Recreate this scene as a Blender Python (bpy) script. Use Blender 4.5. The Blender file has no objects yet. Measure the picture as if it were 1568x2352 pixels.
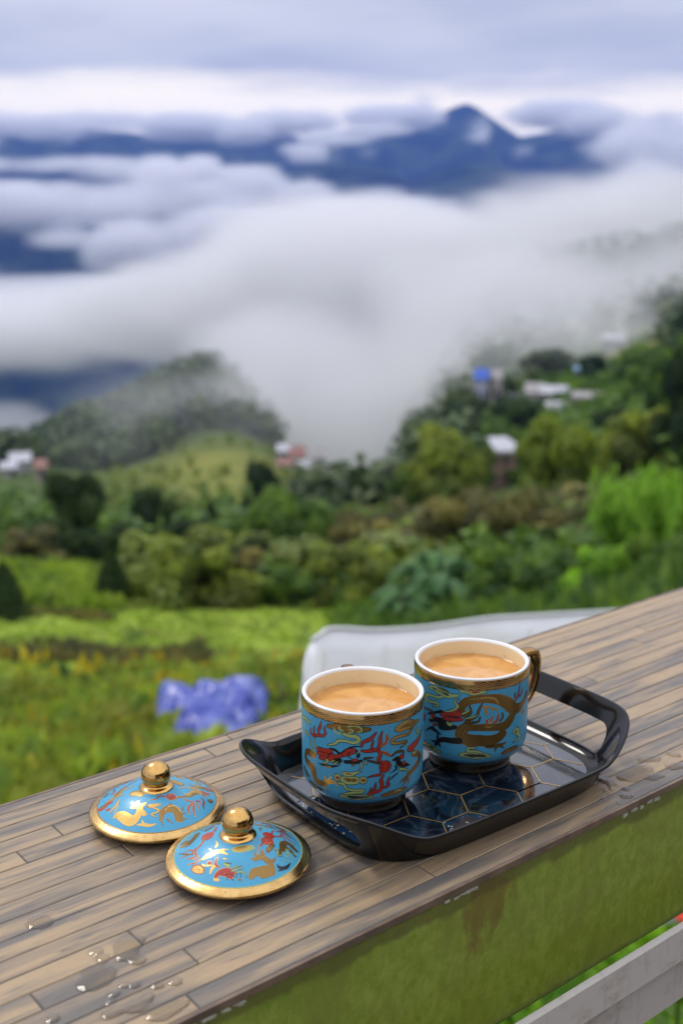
import bpy, bmesh, math, random
import numpy as np
from mathutils import Vector, Matrix

scene = bpy.context.scene
COL = scene.collection
random.seed(7)
RS = np.random.RandomState(11)
rad = math.radians

# ------------------------------------------------------------------ camera, sky, sun, exposure
CAM_H = 0.378
PITCH = rad(14.2)
cd = bpy.data.cameras.new('camera')
cam = bpy.data.objects.new('camera', cd)
COL.objects.link(cam)
cam.location = (0, 0, CAM_H)
cam.rotation_euler = (rad(90) - PITCH, 0, 0)
cd.sensor_fit = 'VERTICAL'
cd.sensor_height = 36.0
cd.sensor_width = 24.0
cd.lens = 40.56
cd.clip_start = 0.02
cd.clip_end = 60000
cd.dof.use_dof = True
cd.dof.focus_distance = 0.735
cd.dof.aperture_fstop = 6.6
cd.dof.aperture_blades = 0
scene.camera = cam
scene.view_settings.view_transform = 'Standard'
scene.view_settings.look = 'None'
scene.view_settings.exposure = 0.0
scene.view_settings.gamma = 1.0
scene.view_settings.use_curve_mapping = False
scene.cycles.use_denoising = True
scene.cycles.max_bounces = 8
scene.cycles.volume_bounces = 3
scene.cycles.transparent_max_bounces = 12
scene.cycles.volume_max_steps = 256
scene.cycles.volume_step_rate = 1.0
scene.cycles.sample_clamp_indirect = 4.0
scene.cycles.caustics_refractive = False
scene.cycles.caustics_reflective = False

SUN_EL, SUN_AZ = rad(50), rad(-42)        # azimuth from +Y (view direction), negative = left
world = bpy.data.worlds.new('World')
scene.world = world
world.use_nodes = True


class NT:
    """small node-tree writer"""
    def __init__(self, tree):
        self.t = tree
        tree.nodes.clear()

    def n(self, typ, **kw):
        nd = self.t.nodes.new(typ)
        for k, v in kw.items():
            if k.startswith('i_'):
                key = k[2:]
                key = int(key) if key.isdigit() else key.replace('_', ' ')
                self.set(nd.inputs[key], v)
            else:
                setattr(nd, k, v)
        return nd

    def set(self, sock, v):
        if isinstance(v, bpy.types.NodeSocket):
            self.t.links.new(v, sock)
        elif isinstance(v, bpy.types.Node):
            self.t.links.new(v.outputs[0], sock)
        else:
            sock.default_value = v

    def math(self, op, a, b=None, c=None, clamp=False):
        nd = self.t.nodes.new('ShaderNodeMath')
        nd.operation = op
        nd.use_clamp = clamp
        for i, v in enumerate((a, b, c)):
            if v is not None:
                self.set(nd.inputs[i], v)
        return nd.outputs[0]

    def sstep(self, x, a, b):
        nd = self.t.nodes.new('ShaderNodeMapRange')
        nd.interpolation_type = 'SMOOTHSTEP'
        self.set(nd.inputs[0], x)
        nd.inputs[1].default_value = a
        nd.inputs[2].default_value = b
        nd.inputs[3].default_value = 0
        nd.inputs[4].default_value = 1
        return nd.outputs[0]

    def mix(self, f, a, b, mode='MIX'):
        nd = self.t.nodes.new('ShaderNodeMix')
        nd.data_type = 'RGBA'
        nd.blend_type = mode
        self.set(nd.inputs[0], f)
        for s, v in ((nd.inputs[6], a), (nd.inputs[7], b)):
            if isinstance(v, tuple):
                v = (v[0], v[1], v[2], 1)
            self.set(s, v)
        return nd.outputs[2]

    def noise(self, vec, scale, detail=3, rough=.55, dist=0.0):
        nd = self.n('ShaderNodeTexNoise')
        nd.inputs['Scale'].default_value = scale
        nd.inputs['Detail'].default_value = detail
        nd.inputs['Roughness'].default_value = rough
        nd.inputs['Distortion'].default_value = dist
        if vec is not None:
            self.set(nd.inputs['Vector'], vec)
        return nd.outputs[0]

    def mapping(self, vec, scale=(1, 1, 1), loc=(0, 0, 0), rot=(0, 0, 0)):
        nd = self.n('ShaderNodeMapping')
        nd.inputs['Scale'].default_value = scale
        nd.inputs['Location'].default_value = loc
        nd.inputs['Rotation'].default_value = rot
        self.set(nd.inputs['Vector'], vec)
        return nd.outputs[0]


w = NT(world.node_tree)
sky = w.n('ShaderNodeTexSky', sky_type='NISHITA', sun_disc=False)
sky.sun_elevation = SUN_EL
sky.sun_rotation = SUN_AZ
tc = w.n('ShaderNodeTexCoord')
sep = w.n('ShaderNodeSeparateXYZ', i_0=tc.outputs['Generated'])
z = sep.outputs[2]
nz = w.noise(w.mapping(tc.outputs['Generated'], (3.2, 3.2, 16), (4.0, 1.3, .4)), 1.0, 5, .55)
nz2 = w.noise(w.mapping(tc.outputs['Generated'], (6, 6, 34), (1.2, 7.3, .9)), 1.0, 4, .5)
zz = w.math('ADD', z, w.math('MULTIPLY', w.math('SUBTRACT', nz2, .5), .045))
deck = w.sstep(zz, .092, .122)
cl = w.sstep(nz, .36, .66)
deckcol = w.mix(cl, (6.3, 6.5, 7.3), (8.5, 8.5, 8.8))
# an overcast deck grows brighter towards the zenith
zen = w.math('ADD', .78, w.math('MULTIPLY', w.math('MAXIMUM', z, 0.0), 1.35))
deckcol = w.mix(1.0, deckcol, w.n('ShaderNodeCombineColor', i_0=zen, i_1=zen, i_2=zen), 'MULTIPLY')
skycol = w.mix(deck, (16.5, 14.8, 11.6), deckcol)
final = w.mix(.96, sky.outputs[0], skycol)
bg = w.n('ShaderNodeBackground', i_0=final, i_1=.1)
w.n('ShaderNodeOutputWorld', i_0=bg.outputs[0])

sd = bpy.data.lights.new('sun', 'SUN')
sd.energy = 1.5
sd.angle = rad(14)
sd.color = (1.0, .95, .87)
sun = bpy.data.objects.new('sun', sd)
COL.objects.link(sun)
sdir = Vector((math.sin(SUN_AZ) * math.cos(SUN_EL), math.cos(SUN_AZ) * math.cos(SUN_EL), math.sin(SUN_EL)))
sun.rotation_euler = sdir.to_track_quat('Z', 'Y').to_euler()

# ------------------------------------------------------------------ helpers
FPX = 2650.0


def ray(px, py):
    x = (px - 784) / FPX
    y = (1176 - py) / FPX
    return np.array([x, math.cos(PITCH) + y * math.sin(PITCH), -math.sin(PITCH) + y * math.cos(PITCH)])


def at(px, py, R):
    """point of the place that lies R metres off (on the ground plan) in a direction read from the photograph"""
    d = ray(px, py)
    k = R / math.hypot(d[0], d[1])
    return np.array([d[0] * k, d[1] * k, CAM_H + d[2] * k])


def tag(o, label=None, cat=None, group=None, kind=None):
    if label: o['label'] = label
    if cat: o['category'] = cat
    if group: o['group'] = group
    if kind: o['kind'] = kind
    return o


def empty(name, loc=(0, 0, 0), rz=0.0, label=None, cat=None, group=None):
    o = bpy.data.objects.new(name, None)
    COL.objects.link(o)
    o.location = loc
    o.rotation_euler = (0, 0, rz)
    o.empty_display_size = .05
    return tag(o, label, cat, group)


def mesh_data(name, v, f, smooth=False):
    me = bpy.data.meshes.new(name)
    v = np.asarray(v, dtype=float)
    me.from_pydata([tuple(x) for x in v], [], f)
    if smooth:
        me.polygons.foreach_set('use_smooth', [True] * len(me.polygons))
    me.update()
    return me


def link(name, me, mat=None, parent=None, loc=None, rz=None):
    o = bpy.data.objects.new(name, me)
    COL.objects.link(o)
    if mat is not None:
        if len(me.materials) == 0:
            me.materials.append(mat)
    if parent is not None: o.parent = parent
    if loc is not None: o.location = loc
    if rz is not None: o.rotation_euler = (0, 0, rz)
    return o


def build(name, v, f, mat, parent=None, smooth=False, loc=None, rz=None):
    return link(name, mesh_data(name, v, f, smooth), mat, parent, loc, rz)


class MB:
    """collects pieces of ONE object"""
    def __init__(self):
        self.v = []
        self.f = []

    def add(self, v, f):
        b = len(self.v)
        self.v += [tuple(x) for x in v]
        self.f += [tuple(i + b for i in q) for q in f]

    def box(self, c, s, rz=0.0):
        cx, cy, cz = c
        hx, hy, hz = s[0] / 2, s[1] / 2, s[2] / 2
        cr, sr = math.cos(rz), math.sin(rz)
        v = []
        for dz in (-hz, hz):
            for dx, dy in ((-hx, -hy), (hx, -hy), (hx, hy), (-hx, hy)):
                v.append((cx + dx * cr - dy * sr, cy + dx * sr + dy * cr, cz + dz))
        self.add(v, [(0, 3, 2, 1), (4, 5, 6, 7), (0, 1, 5, 4), (1, 2, 6, 5), (2, 3, 7, 6), (3, 0, 4, 7)])

    def tube(self, pts, r, n=8, caps=True):
        pts = [Vector(p) for p in pts]
        rr = r if isinstance(r, (list, tuple)) else [r] * len(pts)
        V, F = [], []
        for i, p in enumerate(pts):
            d = (pts[min(i + 1, len(pts) - 1)] - pts[max(i - 1, 0)]).normalized()
            a = d.cross(Vector((0, 0, 1)))
            if a.length < 1e-4: a = d.cross(Vector((1, 0, 0)))
            a.normalize()
            b = d.cross(a)
            for k in range(n):
                t = 2 * math.pi * k / n
                V.append(p + (a * math.cos(t) + b * math.sin(t)) * rr[i])
        for i in range(len(pts) - 1):
            for k in range(n):
                F.append((i * n + k, i * n + (k + 1) % n, (i + 1) * n + (k + 1) % n, (i + 1) * n + k))
        if caps:
            F.append(tuple(range(n))[::-1])
            F.append(tuple((len(pts) - 1) * n + k for k in range(n)))
        self.add(V, F)

    def build(self, name, mat, parent=None, smooth=False, loc=None, rz=None):
        return build(name, self.v, self.f, mat, parent, smooth, loc, rz)


def lathe(prof, n=96, closed_bottom=False):
    V, F = [], []
    for r, zz_ in prof:
        for k in range(n):
            t = 2 * math.pi * k / n
            V.append((r * math.cos(t), r * math.sin(t), zz_))
    m = len(prof)
    for i in range(m - 1):
        for k in range(n):
            F.append((i * n + k, i * n + (k + 1) % n, (i + 1) * n + (k + 1) % n, (i + 1) * n + k))
    return V, F


def spline(pts, sub=5):
    """Catmull-Rom through rows of any width"""
    P = np.array(pts, float)
    if len(P) < 3:
        return np.array([P[0] + (P[-1] - P[0]) * t for t in np.linspace(0, 1, sub + 1)])
    Q = np.vstack([2 * P[0] - P[1], P, 2 * P[-1] - P[-2]])
    out = []
    for i in range(1, len(Q) - 2):
        p0, p1, p2, p3 = Q[i - 1], Q[i], Q[i + 1], Q[i + 2]
        for t in np.arange(sub) / sub:
            out.append(.5 * (2 * p1 + (p2 - p0) * t + (2 * p0 - 5 * p1 + 4 * p2 - p3) * t * t + (3 * p1 - p0 - 3 * p2 + p3) * t ** 3))
    out.append(P[-1])
    return np.array(out)


# ------------------------------------------------------------------ materials
def new_mat(name):
    m = bpy.data.materials.new(name)
    m.use_nodes = True
    return m, NT(m.node_tree)


def pbsdf(t, **kw):
    p = t.n('ShaderNodeBsdfPrincipled')
    for k, v in kw.items():
        if isinstance(v, tuple) and len(v) == 3: v = (*v, 1)
        t.set(p.inputs[k.replace('_', ' ')], v)
    return p


def out(t, s, vol=None, disp=None):
    o = t.n('ShaderNodeOutputMaterial')
    if s is not None: t.set(o.inputs[0], s)
    if vol is not None: t.set(o.inputs[1], vol)
    return o


def simple(name, col, rough=.5, metal=0.0, coat=0.0, var=0.0, vscale=20.0, bump=0.0, bscale=200.0, spec=.5):
    m, t = new_mat(name)
    tc_ = t.n('ShaderNodeTexCoord')
    base = (*col, 1)
    if var:
        nn = t.noise(tc_.outputs['Object'], vscale, 4)
        base = t.mix(t.sstep(nn, .3, .7), tuple(c * (1 - var) for c in col), tuple(min(1, c * (1 + var)) for c in col))
    p = pbsdf(t, Base_Color=base, Roughness=rough, Metallic=metal, Coat_Weight=coat, Coat_Roughness=.03, Specular_IOR_Level=spec)
    if bump:
        b = t.n('ShaderNodeBump', i_Strength=bump, i_Distance=.001)
        t.set(b.inputs['Height'], t.noise(tc_.outputs['Object'], bscale, 3))
        t.set(p.inputs['Normal'], b.outputs[0])
    out(t, p)
    return m


def foliage_mat(name, c1, c2, c3=None, rough=.55, trans=.3):
    """two leaf colours, picked leaf by leaf, with some light passing through"""
    m, t = new_mat(name)
    g = t.n('ShaderNodeNewGeometry')
    rnd = g.outputs['Random Per Island']
    tc_ = t.n('ShaderNodeTexCoord')
    col = t.mix(rnd, c1, c2)
    ta = t.n('ShaderNodeAttribute', attribute_name='tint')       # leaf age and kind, clump by clump
    col = t.mix(1.0, col, t.n('ShaderNodeCombineColor', i_0=t.math('ADD', 1.0, ta.outputs['Fac']), i_1=t.math('ADD', 1.0, t.math('MULTIPLY', ta.outputs['Fac'], .85)), i_2=1.0), 'MULTIPLY')
    if c3:
        col = t.mix(t.sstep(t.noise(tc_.outputs['Object'], 1.1, 2), .45, .65), col, c3)
    p = pbsdf(t, Base_Color=col, Roughness=rough, Specular_IOR_Level=.25)
    tr = t.n('ShaderNodeBsdfTranslucent', i_0=col)
    mx = t.n('ShaderNodeMixShader', i_0=trans, i_1=p.outputs[0], i_2=tr.outputs[0])
    out(t, mx)
    return m


M = {}
M['bark'] = simple('bark', (.06, .045, .03), .9, var=.4, vscale=3)
M['f_dark'] = foliage_mat('dark_foliage', (0.030, 0.060, 0.018), (0.056, 0.100, 0.025))
M['f_mid'] = foliage_mat('mid_foliage', (0.081, 0.162, 0.024), (0.149, 0.243, 0.038))
M['f_olive'] = foliage_mat('olive_foliage', (0.176, 0.243, 0.035), (0.284, 0.338, 0.049), (0.135, 0.162, 0.034))
M['f_bright'] = foliage_mat('bright_foliage', (0.176, 0.378, 0.030), (0.338, 0.567, 0.054), trans=.4)
M['f_lush'] = foliage_mat('lush_weed_foliage', (.20, .32, .028), (.34, .42, .045), (.27, .29, .035), trans=.45)
M['f_domed'] = foliage_mat('domed_tree_foliage', (0.135, 0.203, 0.020), (0.230, 0.297, 0.030), (0.108, 0.162, 0.020))
M['f_brown'] = foliage_mat('brownish_foliage', (0.149, 0.135, 0.047), (0.216, 0.203, 0.061), (0.108, 0.135, 0.041))
M['f_blue'] = foliage_mat('bluish_foliage', (.05, .14, .04), (.10, .22, .06))
M['f_yellow'] = foliage_mat('yellow_green_foliage', (.19, .31, .032), (.30, .39, .05))
M['f_forest'] = foliage_mat('forest_foliage', (0.047, 0.081, 0.030), (0.095, 0.135, 0.043), trans=.2)

# ------------------------------------------------------------------ terrain (one sheet to the horizon)
CTRL = []
for px, rows in {
    -200: [(1845, 9), (1640, 14), (1480, 21), (1400, 28), (1310, 42), (1260, 60), (1200, 100), (1130, 170), (1085, 260), (1075, 340), (1300, 700)],
    60: [(1845, 9), (1640, 14), (1480, 21), (1400, 28), (1310, 42), (1260, 60), (1200, 100), (1130, 170), (1075, 260), (1035, 360), (1300, 700)],
    180: [(1400, 28), (1290, 50), (1190, 130), (1120, 200), (1060, 300), (965, 405), (1150, 680)],
    300: [(1755, 10.5), (1640, 14), (1480, 21), (1400, 28), (1320, 45), (1260, 70), (1190, 130), (1120, 200), (1030, 300), (930, 420), (1050, 650)],
    480: [(1640, 14), (1400, 28), (1250, 70), (1170, 130), (1090, 190), (1030, 240), (930, 330), (850, 430), (940, 620)],
    620: [(1640, 13.5), (1400, 28), (1270, 60), (1180, 110), (1100, 180), (1050, 230), (1000, 330), (980, 430), (1050, 650)],
    800: [(1600, 14), (1400, 28), (1280, 50), (1200, 90), (1160, 140), (1150, 220), (1150, 350), (1150, 600)],
    1000: [(1600, 14), (1430, 24), (1300, 40), (1200, 70), (1150, 100), (1080, 170), (980, 260), (880, 400), (850, 620)],
    1200: [(1550, 14), (1400, 24), (1300, 35), (1180, 60), (1110, 100), (1000, 170), (900, 230), (830, 300), (700, 450), (600, 650)],
    1400: [(1550, 12), (1400, 20), (1300, 30), (1200, 45), (1080, 80), (980, 130), (900, 190), (800, 280), (680, 430), (560, 650)],
    1568: [(1500, 12), (1350, 20), (1250, 28), (1130, 50), (1000, 90), (880, 150), (780, 230), (650, 400), (540, 650)],
    1900: [(1500, 12), (1340, 20), (1230, 28), (1100, 50), (960, 90), (840, 150), (740, 230), (610, 400), (520, 650)],
}.items():
    for py, R in rows:
        CTRL.append((px, R, at(px, py, R)[2]))
for px in (-200, 300, 800, 1200, 1900):
    CTRL.append((px, 5.5, -3.7))
    CTRL.append((px, 2.5, -3.4))
    CTRL.append((px, 1.0, -3.35))
for px in (-200, 300, 620, 800):
    CTRL.append((px, 1300, -380))
for px in (1000, 1400, 1900):
    CTRL.append((px, 1300, -230))
CTRL = np.array(CTRL)


def tps_xy(px, R):
    return np.stack([np.asarray(px) / 520.0, np.log(np.asarray(R)) * 1.25], -1)


def tps_k(a, b):
    d2 = ((a[:, None, :] - b[None, :, :]) ** 2).sum(-1)
    return np.where(d2 > 1e-12, .5 * d2 * np.log(d2 + 1e-20), 0)


# heights are fitted as slopes (z / R) so that near and far count alike
_X = tps_xy(CTRL[:, 0], CTRL[:, 1])
_n = len(_X)
_A = np.zeros((_n + 3, _n + 3))
_A[:_n, :_n] = tps_k(_X, _X) + np.eye(_n) * .004
_P = np.c_[np.ones(_n), _X]
_A[:_n, _n:] = _P
_A[_n:, :_n] = _P.T
_W = np.linalg.solve(_A, np.r_[(CTRL[:, 2] - 0.0) / CTRL[:, 1], 0, 0, 0])


def ground_z(x, y):
    x = np.atleast_1d(np.asarray(x, float))
    y = np.atleast_1d(np.asarray(y, float))
    R = np.maximum(np.hypot(x, y), 1.0)
    az = np.clip(np.arctan2(x, y), -.62, .62)
    px = np.clip(784 + FPX * np.tan(az) / math.cos(PITCH) * .985, -250, 1950)
    Rc = np.minimum(R, 1300)
    Q = tps_xy(px, Rc)
    s = tps_k(Q, _X) @ _W[:_n] + np.c_[np.ones(len(Q)), Q] @ _W[_n:]
    zt = s * Rc
    f = np.clip((R - 1100) / 500, 0, 1)
    f = f * f * (3 - 2 * f)
    zt = zt * (1 - f) + (-520) * f
    nearf = np.clip((R - 3) / 3, 0, 1)
    zt = zt * nearf + (-3.4) * (1 - nearf)
    return zt


def fbm(x, y, scale, octv=4, seed=0):
    """cheap value noise, for heights and colour masks"""
    rs = np.random.RandomState(seed)
    r = 0
    amp = 1.0
    tot = 0
    for o in range(octv):
        G = rs.rand(64, 64)
        u = x / scale * 2 ** o + 13.7 * o
        v = y / scale * 2 ** o + 7.1 * o
        iu = np.floor(u).astype(int)
        iv = np.floor(v).astype(int)
        fu = u - iu
        fv = v - iv
        fu = fu * fu * (3 - 2 * fu)
        fv = fv * fv * (3 - 2 * fv)
        g = lambda a, b: G[a % 64, b % 64]
        r = r + amp * (g(iu, iv) * (1 - fu) * (1 - fv) + g(iu + 1, iv) * fu * (1 - fv) + g(iu, iv + 1) * (1 - fu) * fv + g(iu + 1, iv + 1) * fu * fv)
        tot += amp
        amp *= .5
    return r / tot


NAZ, NR = 420, 230
az_in = np.linspace(-.42, .42, 250)
az_out = np.linspace(.42, 2 * math.pi - .42, NAZ - 250 + 2)[1:-1]
AZ = np.concatenate([az_in, az_out])
RR = np.concatenate([[0.8], np.exp(np.linspace(math.log(1.5), math.log(9000), NR - 1))])
gx = RR[:, None] * np.sin(AZ)[None, :]
gy = RR[:, None] * np.cos(AZ)[None, :]
gz = ground_z(gx.ravel(), gy.ravel()).reshape(gx.shape)
bumps = (fbm(gx, gy, 2.2, 3, 3) - .5) * .35 * np.clip((RR[:, None] - 4) / 6, 0, 1) * np.clip(60 / RR[:, None], 0, 1)
bumps += (fbm(gx, gy, 60, 4, 5) - .5) * 7 * np.clip((RR[:, None] - 120) / 200, 0, 1)
# terrace steps of the field
gz = gz + bumps
gv = np.stack([gx, gy, gz], -1).reshape(-1, 3)
gf = []
for i in range(NR - 1):
    for k in range(NAZ):
        k2 = (k + 1) % NAZ
        gf.append((i * NAZ + k, i * NAZ + k2, (i + 1) * NAZ + k2, (i + 1) * NAZ + k))
gf.append(tuple(range(NAZ))[::-1])


def px_of(x, y):
    az = np.arctan2(x, y)
    return 784 + FPX * np.tan(np.clip(az, -1.2, 1.2)) / math.cos(PITCH) * .985


# meadow mask: which parts of the ground carry lime-green meadow rather than dark scrub
def blob(px, R, c, wpx, r0, r1):
    return np.exp(-((px - c) / wpx) ** 2) * np.clip((R - r0) / (.15 * r0), 0, 1) * np.clip((r1 - R) / (.15 * r1), 0, 1)


_px = px_of(gx, gy)
_R = np.hypot(gx, gy)
meadow = np.clip((34 - _R) / 6, 0, 1) * np.clip((1250 - _px) / 300, 0, 1)
meadow = np.maximum(meadow, blob(_px, _R, 470, 170, 118, 262))
meadow = np.maximum(meadow, blob(_px, _R, 60, 190, 27, 52))
meadow = np.maximum(meadow, blob(_px, _R, 1370, 90, 165, 215))
meadow = np.maximum(meadow, blob(_px, _R, 1480, 80, 210, 300))
meadow = np.maximum(meadow, blob(_px, _R, 1060, 60, 250, 420) * .7)
me = mesh_data('ground', gv, gf, True)
a = me.attributes.new('meadow', 'FLOAT', 'POINT')
a.data.foreach_set('value', meadow.ravel().astype(np.float32))
m, t = new_mat('hillside_ground')
geo = t.n('ShaderNodeNewGeometry')
pos = geo.outputs['Position']
at_ = t.n('ShaderNodeAttribute', attribute_name='meadow')
n1 = t.noise(t.mapping(pos, (.35, .9, .9)), 1.0, 5, .6)
n2 = t.noise(pos, 2.6, 4, .6)
n3 = t.noise(t.mapping(pos, (.05, .05, .05)), 1.0, 4, .6)
lime = t.mix(t.sstep(n2, .3, .7), (.18, .28, .028), (.29, .37, .045))
lime = t.mix(t.sstep(n1, .53, .66), lime, (.13, .10, .035))
lime = t.mix(t.sstep(n3, .42, .66), lime, (.30, .27, .06))
lime = t.mix(t.sstep(t.n('ShaderNodeVectorMath', operation='LENGTH', i_0=pos).outputs['Value'], 70, 160), lime, t.mix(t.sstep(t.noise(t.mapping(pos, (.03, .12, .2)), 1.0, 4, .6), .35, .65), (.13, .16, .035), (.24, .23, .05)))
scrub = t.mix(t.sstep(n2, .35, .65), (.045, .075, .016), (.09, .13, .026))
scrub = t.mix(t.sstep(n3, .45, .6), scrub, (.05, .075, .022))
gc = t.mix(at_.outputs['Fac'], scrub, lime)
out(t, pbsdf(t, Base_Color=gc, Roughness=.9, Specular_IOR_Level=.1))
ground = link('ground', me, m)
tag(ground, 'grassy hillside falling away from the ledge into the valley', kind='structure')


def find_R(px, py):
    """distance at which the ground is seen at photo position px, py"""
    R = np.exp(np.linspace(math.log(5), math.log(700), 500))
    d = ray(px, py)
    h = math.hypot(d[0], d[1])
    zr = CAM_H + d[2] / h * R
    g = ground_z(d[0] / h * R, d[1] / h * R)
    i = np.argmax(g >= zr)
    return R[i]


def on_ground(px, R):
    d = ray(px, 1100)
    h = math.hypot(d[0], d[1])
    x, y = d[0] / h * R, d[1] / h * R
    return np.array([x, y, float(ground_z(x, y)[0])])


# ------------------------------------------------------------------ mountains across the valley
m, t = new_mat('forested_mountain')
geo = t.n('ShaderNodeNewGeometry')
nm = t.noise(geo.outputs['Position'], .006, 6, .6)
out(t, pbsdf(t, Base_Color=t.mix(t.sstep(nm, .4, .6), (.006, .013, .010), (.04, .06, .03)), Roughness=1.0, Specular_IOR_Level=0.0))
M['mountain'] = m


def mountain(name, R0, Rc, R1, crest, seed, label, rough=1.0, zb=-540):
    NP, ND = 560, 64
    cx = np.array(crest, float)
    pxs = np.linspace(cx[0, 0], cx[-1, 0], NP)
    cz = np.array([at(p, np.interp(p, cx[:, 0], cx[:, 1]), Rc)[2] for p in pxs])
    s = np.concatenate([np.linspace(0, 1, ND - 14), np.linspace(1, 2, 15)[1:]])
    V = []
    for j, u in enumerate(s):
        R = R0 + (Rc - R0) * u if u <= 1 else Rc + (R1 - Rc) * (u - 1)
        d = np.array([ray(p, 700) for p in pxs])
        h = np.hypot(d[:, 0], d[:, 1])
        x, y = d[:, 0] / h * R, d[:, 1] / h * R
        prof = u ** 1.15 if u <= 1 else (2 - u)
        nb = fbm(x, y * .8, 900, 5, seed) - .5
        rid = np.abs(fbm(x * 1.0 + y * .25, y * .35, 620, 4, seed + 3) - .5) * 2
        k = min(1, 3.2 * (1 - u) + .12) if u <= 1 else .2
        zz_ = zb + (cz - zb) * prof + (nb * 320 - rid * 460 + 110) * k * math.sin(math.pi * min(max(prof, .02), .98)) ** .5 * rough
        V.append(np.stack([x, y, zz_], -1))
    V = np.array(V)
    NDs = len(s)
    F = [(i * NP + k, i * NP + k + 1, (i + 1) * NP + k + 1, (i + 1) * NP + k) for i in range(NDs - 1) for k in range(NP - 1)]
    o = build(name, V.reshape(-1, 3), F, M['mountain'], None, True)
    tag(o, label, kind='structure')
    return o


mountain('mountain_range', 3600, 6400, 7400,
         [(-1900, 250), (-1400, 300), (-1000, 265), (-700, 300), (-200, 300), (0, 300), (120, 312), (210, 295), (300, 305), (420, 322), (520, 300), (620, 285), (700, 322), (800, 300), (860, 292), (940, 275), (1000, 262),
          (1035, 246), (1060, 238), (1085, 250), (1130, 282), (1180, 316), (1240, 305), (1320, 292), (1400, 320), (1480, 300), (1568, 284), (1700, 240), (2300, 280), (2800, 230), (3300, 290), (3900, 260)], 21,
         'blue mountain range with a pointed peak rising out of the clouds')
mountain('foothill', 2400, 3900, 4700,
         [(-1900, 540), (-1200, 500), (-700, 560), (-200, 500), (0, 515), (120, 520), (250, 560), (380, 620), (520, 700), (650, 760)], 33,
         'dark blue foothill low across the valley below the cloud strip', .5)
mountain('mountain_spur', 3000, 4700, 5600,
         [(560, 560), (660, 400), (760, 372), (860, 385), (940, 420), (1000, 395), (1060, 375), (1120, 380), (1200, 400), (1300, 440), (1420, 520)], 45,
         'lower spur in front of the pointed peak, half hidden by cloud', .6)

# ------------------------------------------------------------------ air
HB = 9300.0
b = MB()
b.box((0, 0, (650 - 525) / 2), (2 * HB, 2 * HB, 650 + 525))
m, t = new_mat('thin_air')
v = t.n('ShaderNodeVolumePrincipled')
v.inputs['Color'].default_value = (.20, .36, 1.0, 1)
v.inputs['Density'].default_value = 9.0e-5
v.inputs['Anisotropy'].default_value = 0.1
out(t, None, v.outputs[0])
haze = b.build('haze', m)
tag(haze, 'thin blue air between the ledge and the far mountains', kind='stuff')


def noise3(shape, cells, rs):
    """smooth 3-D lattice noise on a grid"""
    g = rs.rand(*[c + 3 for c in cells])
    r = g
    for ax in range(3):
        n = shape[ax]
        u = np.linspace(0, cells[ax], n, endpoint=False)
        i = np.floor(u).astype(int)
        f = u - i
        f = f * f * (3 - 2 * f)
        sh = [1, 1, 1]
        sh[ax] = n
        r = np.take(r, i, axis=ax) * (1 - f).reshape(sh) + np.take(r, i + 1, axis=ax) * f.reshape(sh)
    return r


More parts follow.
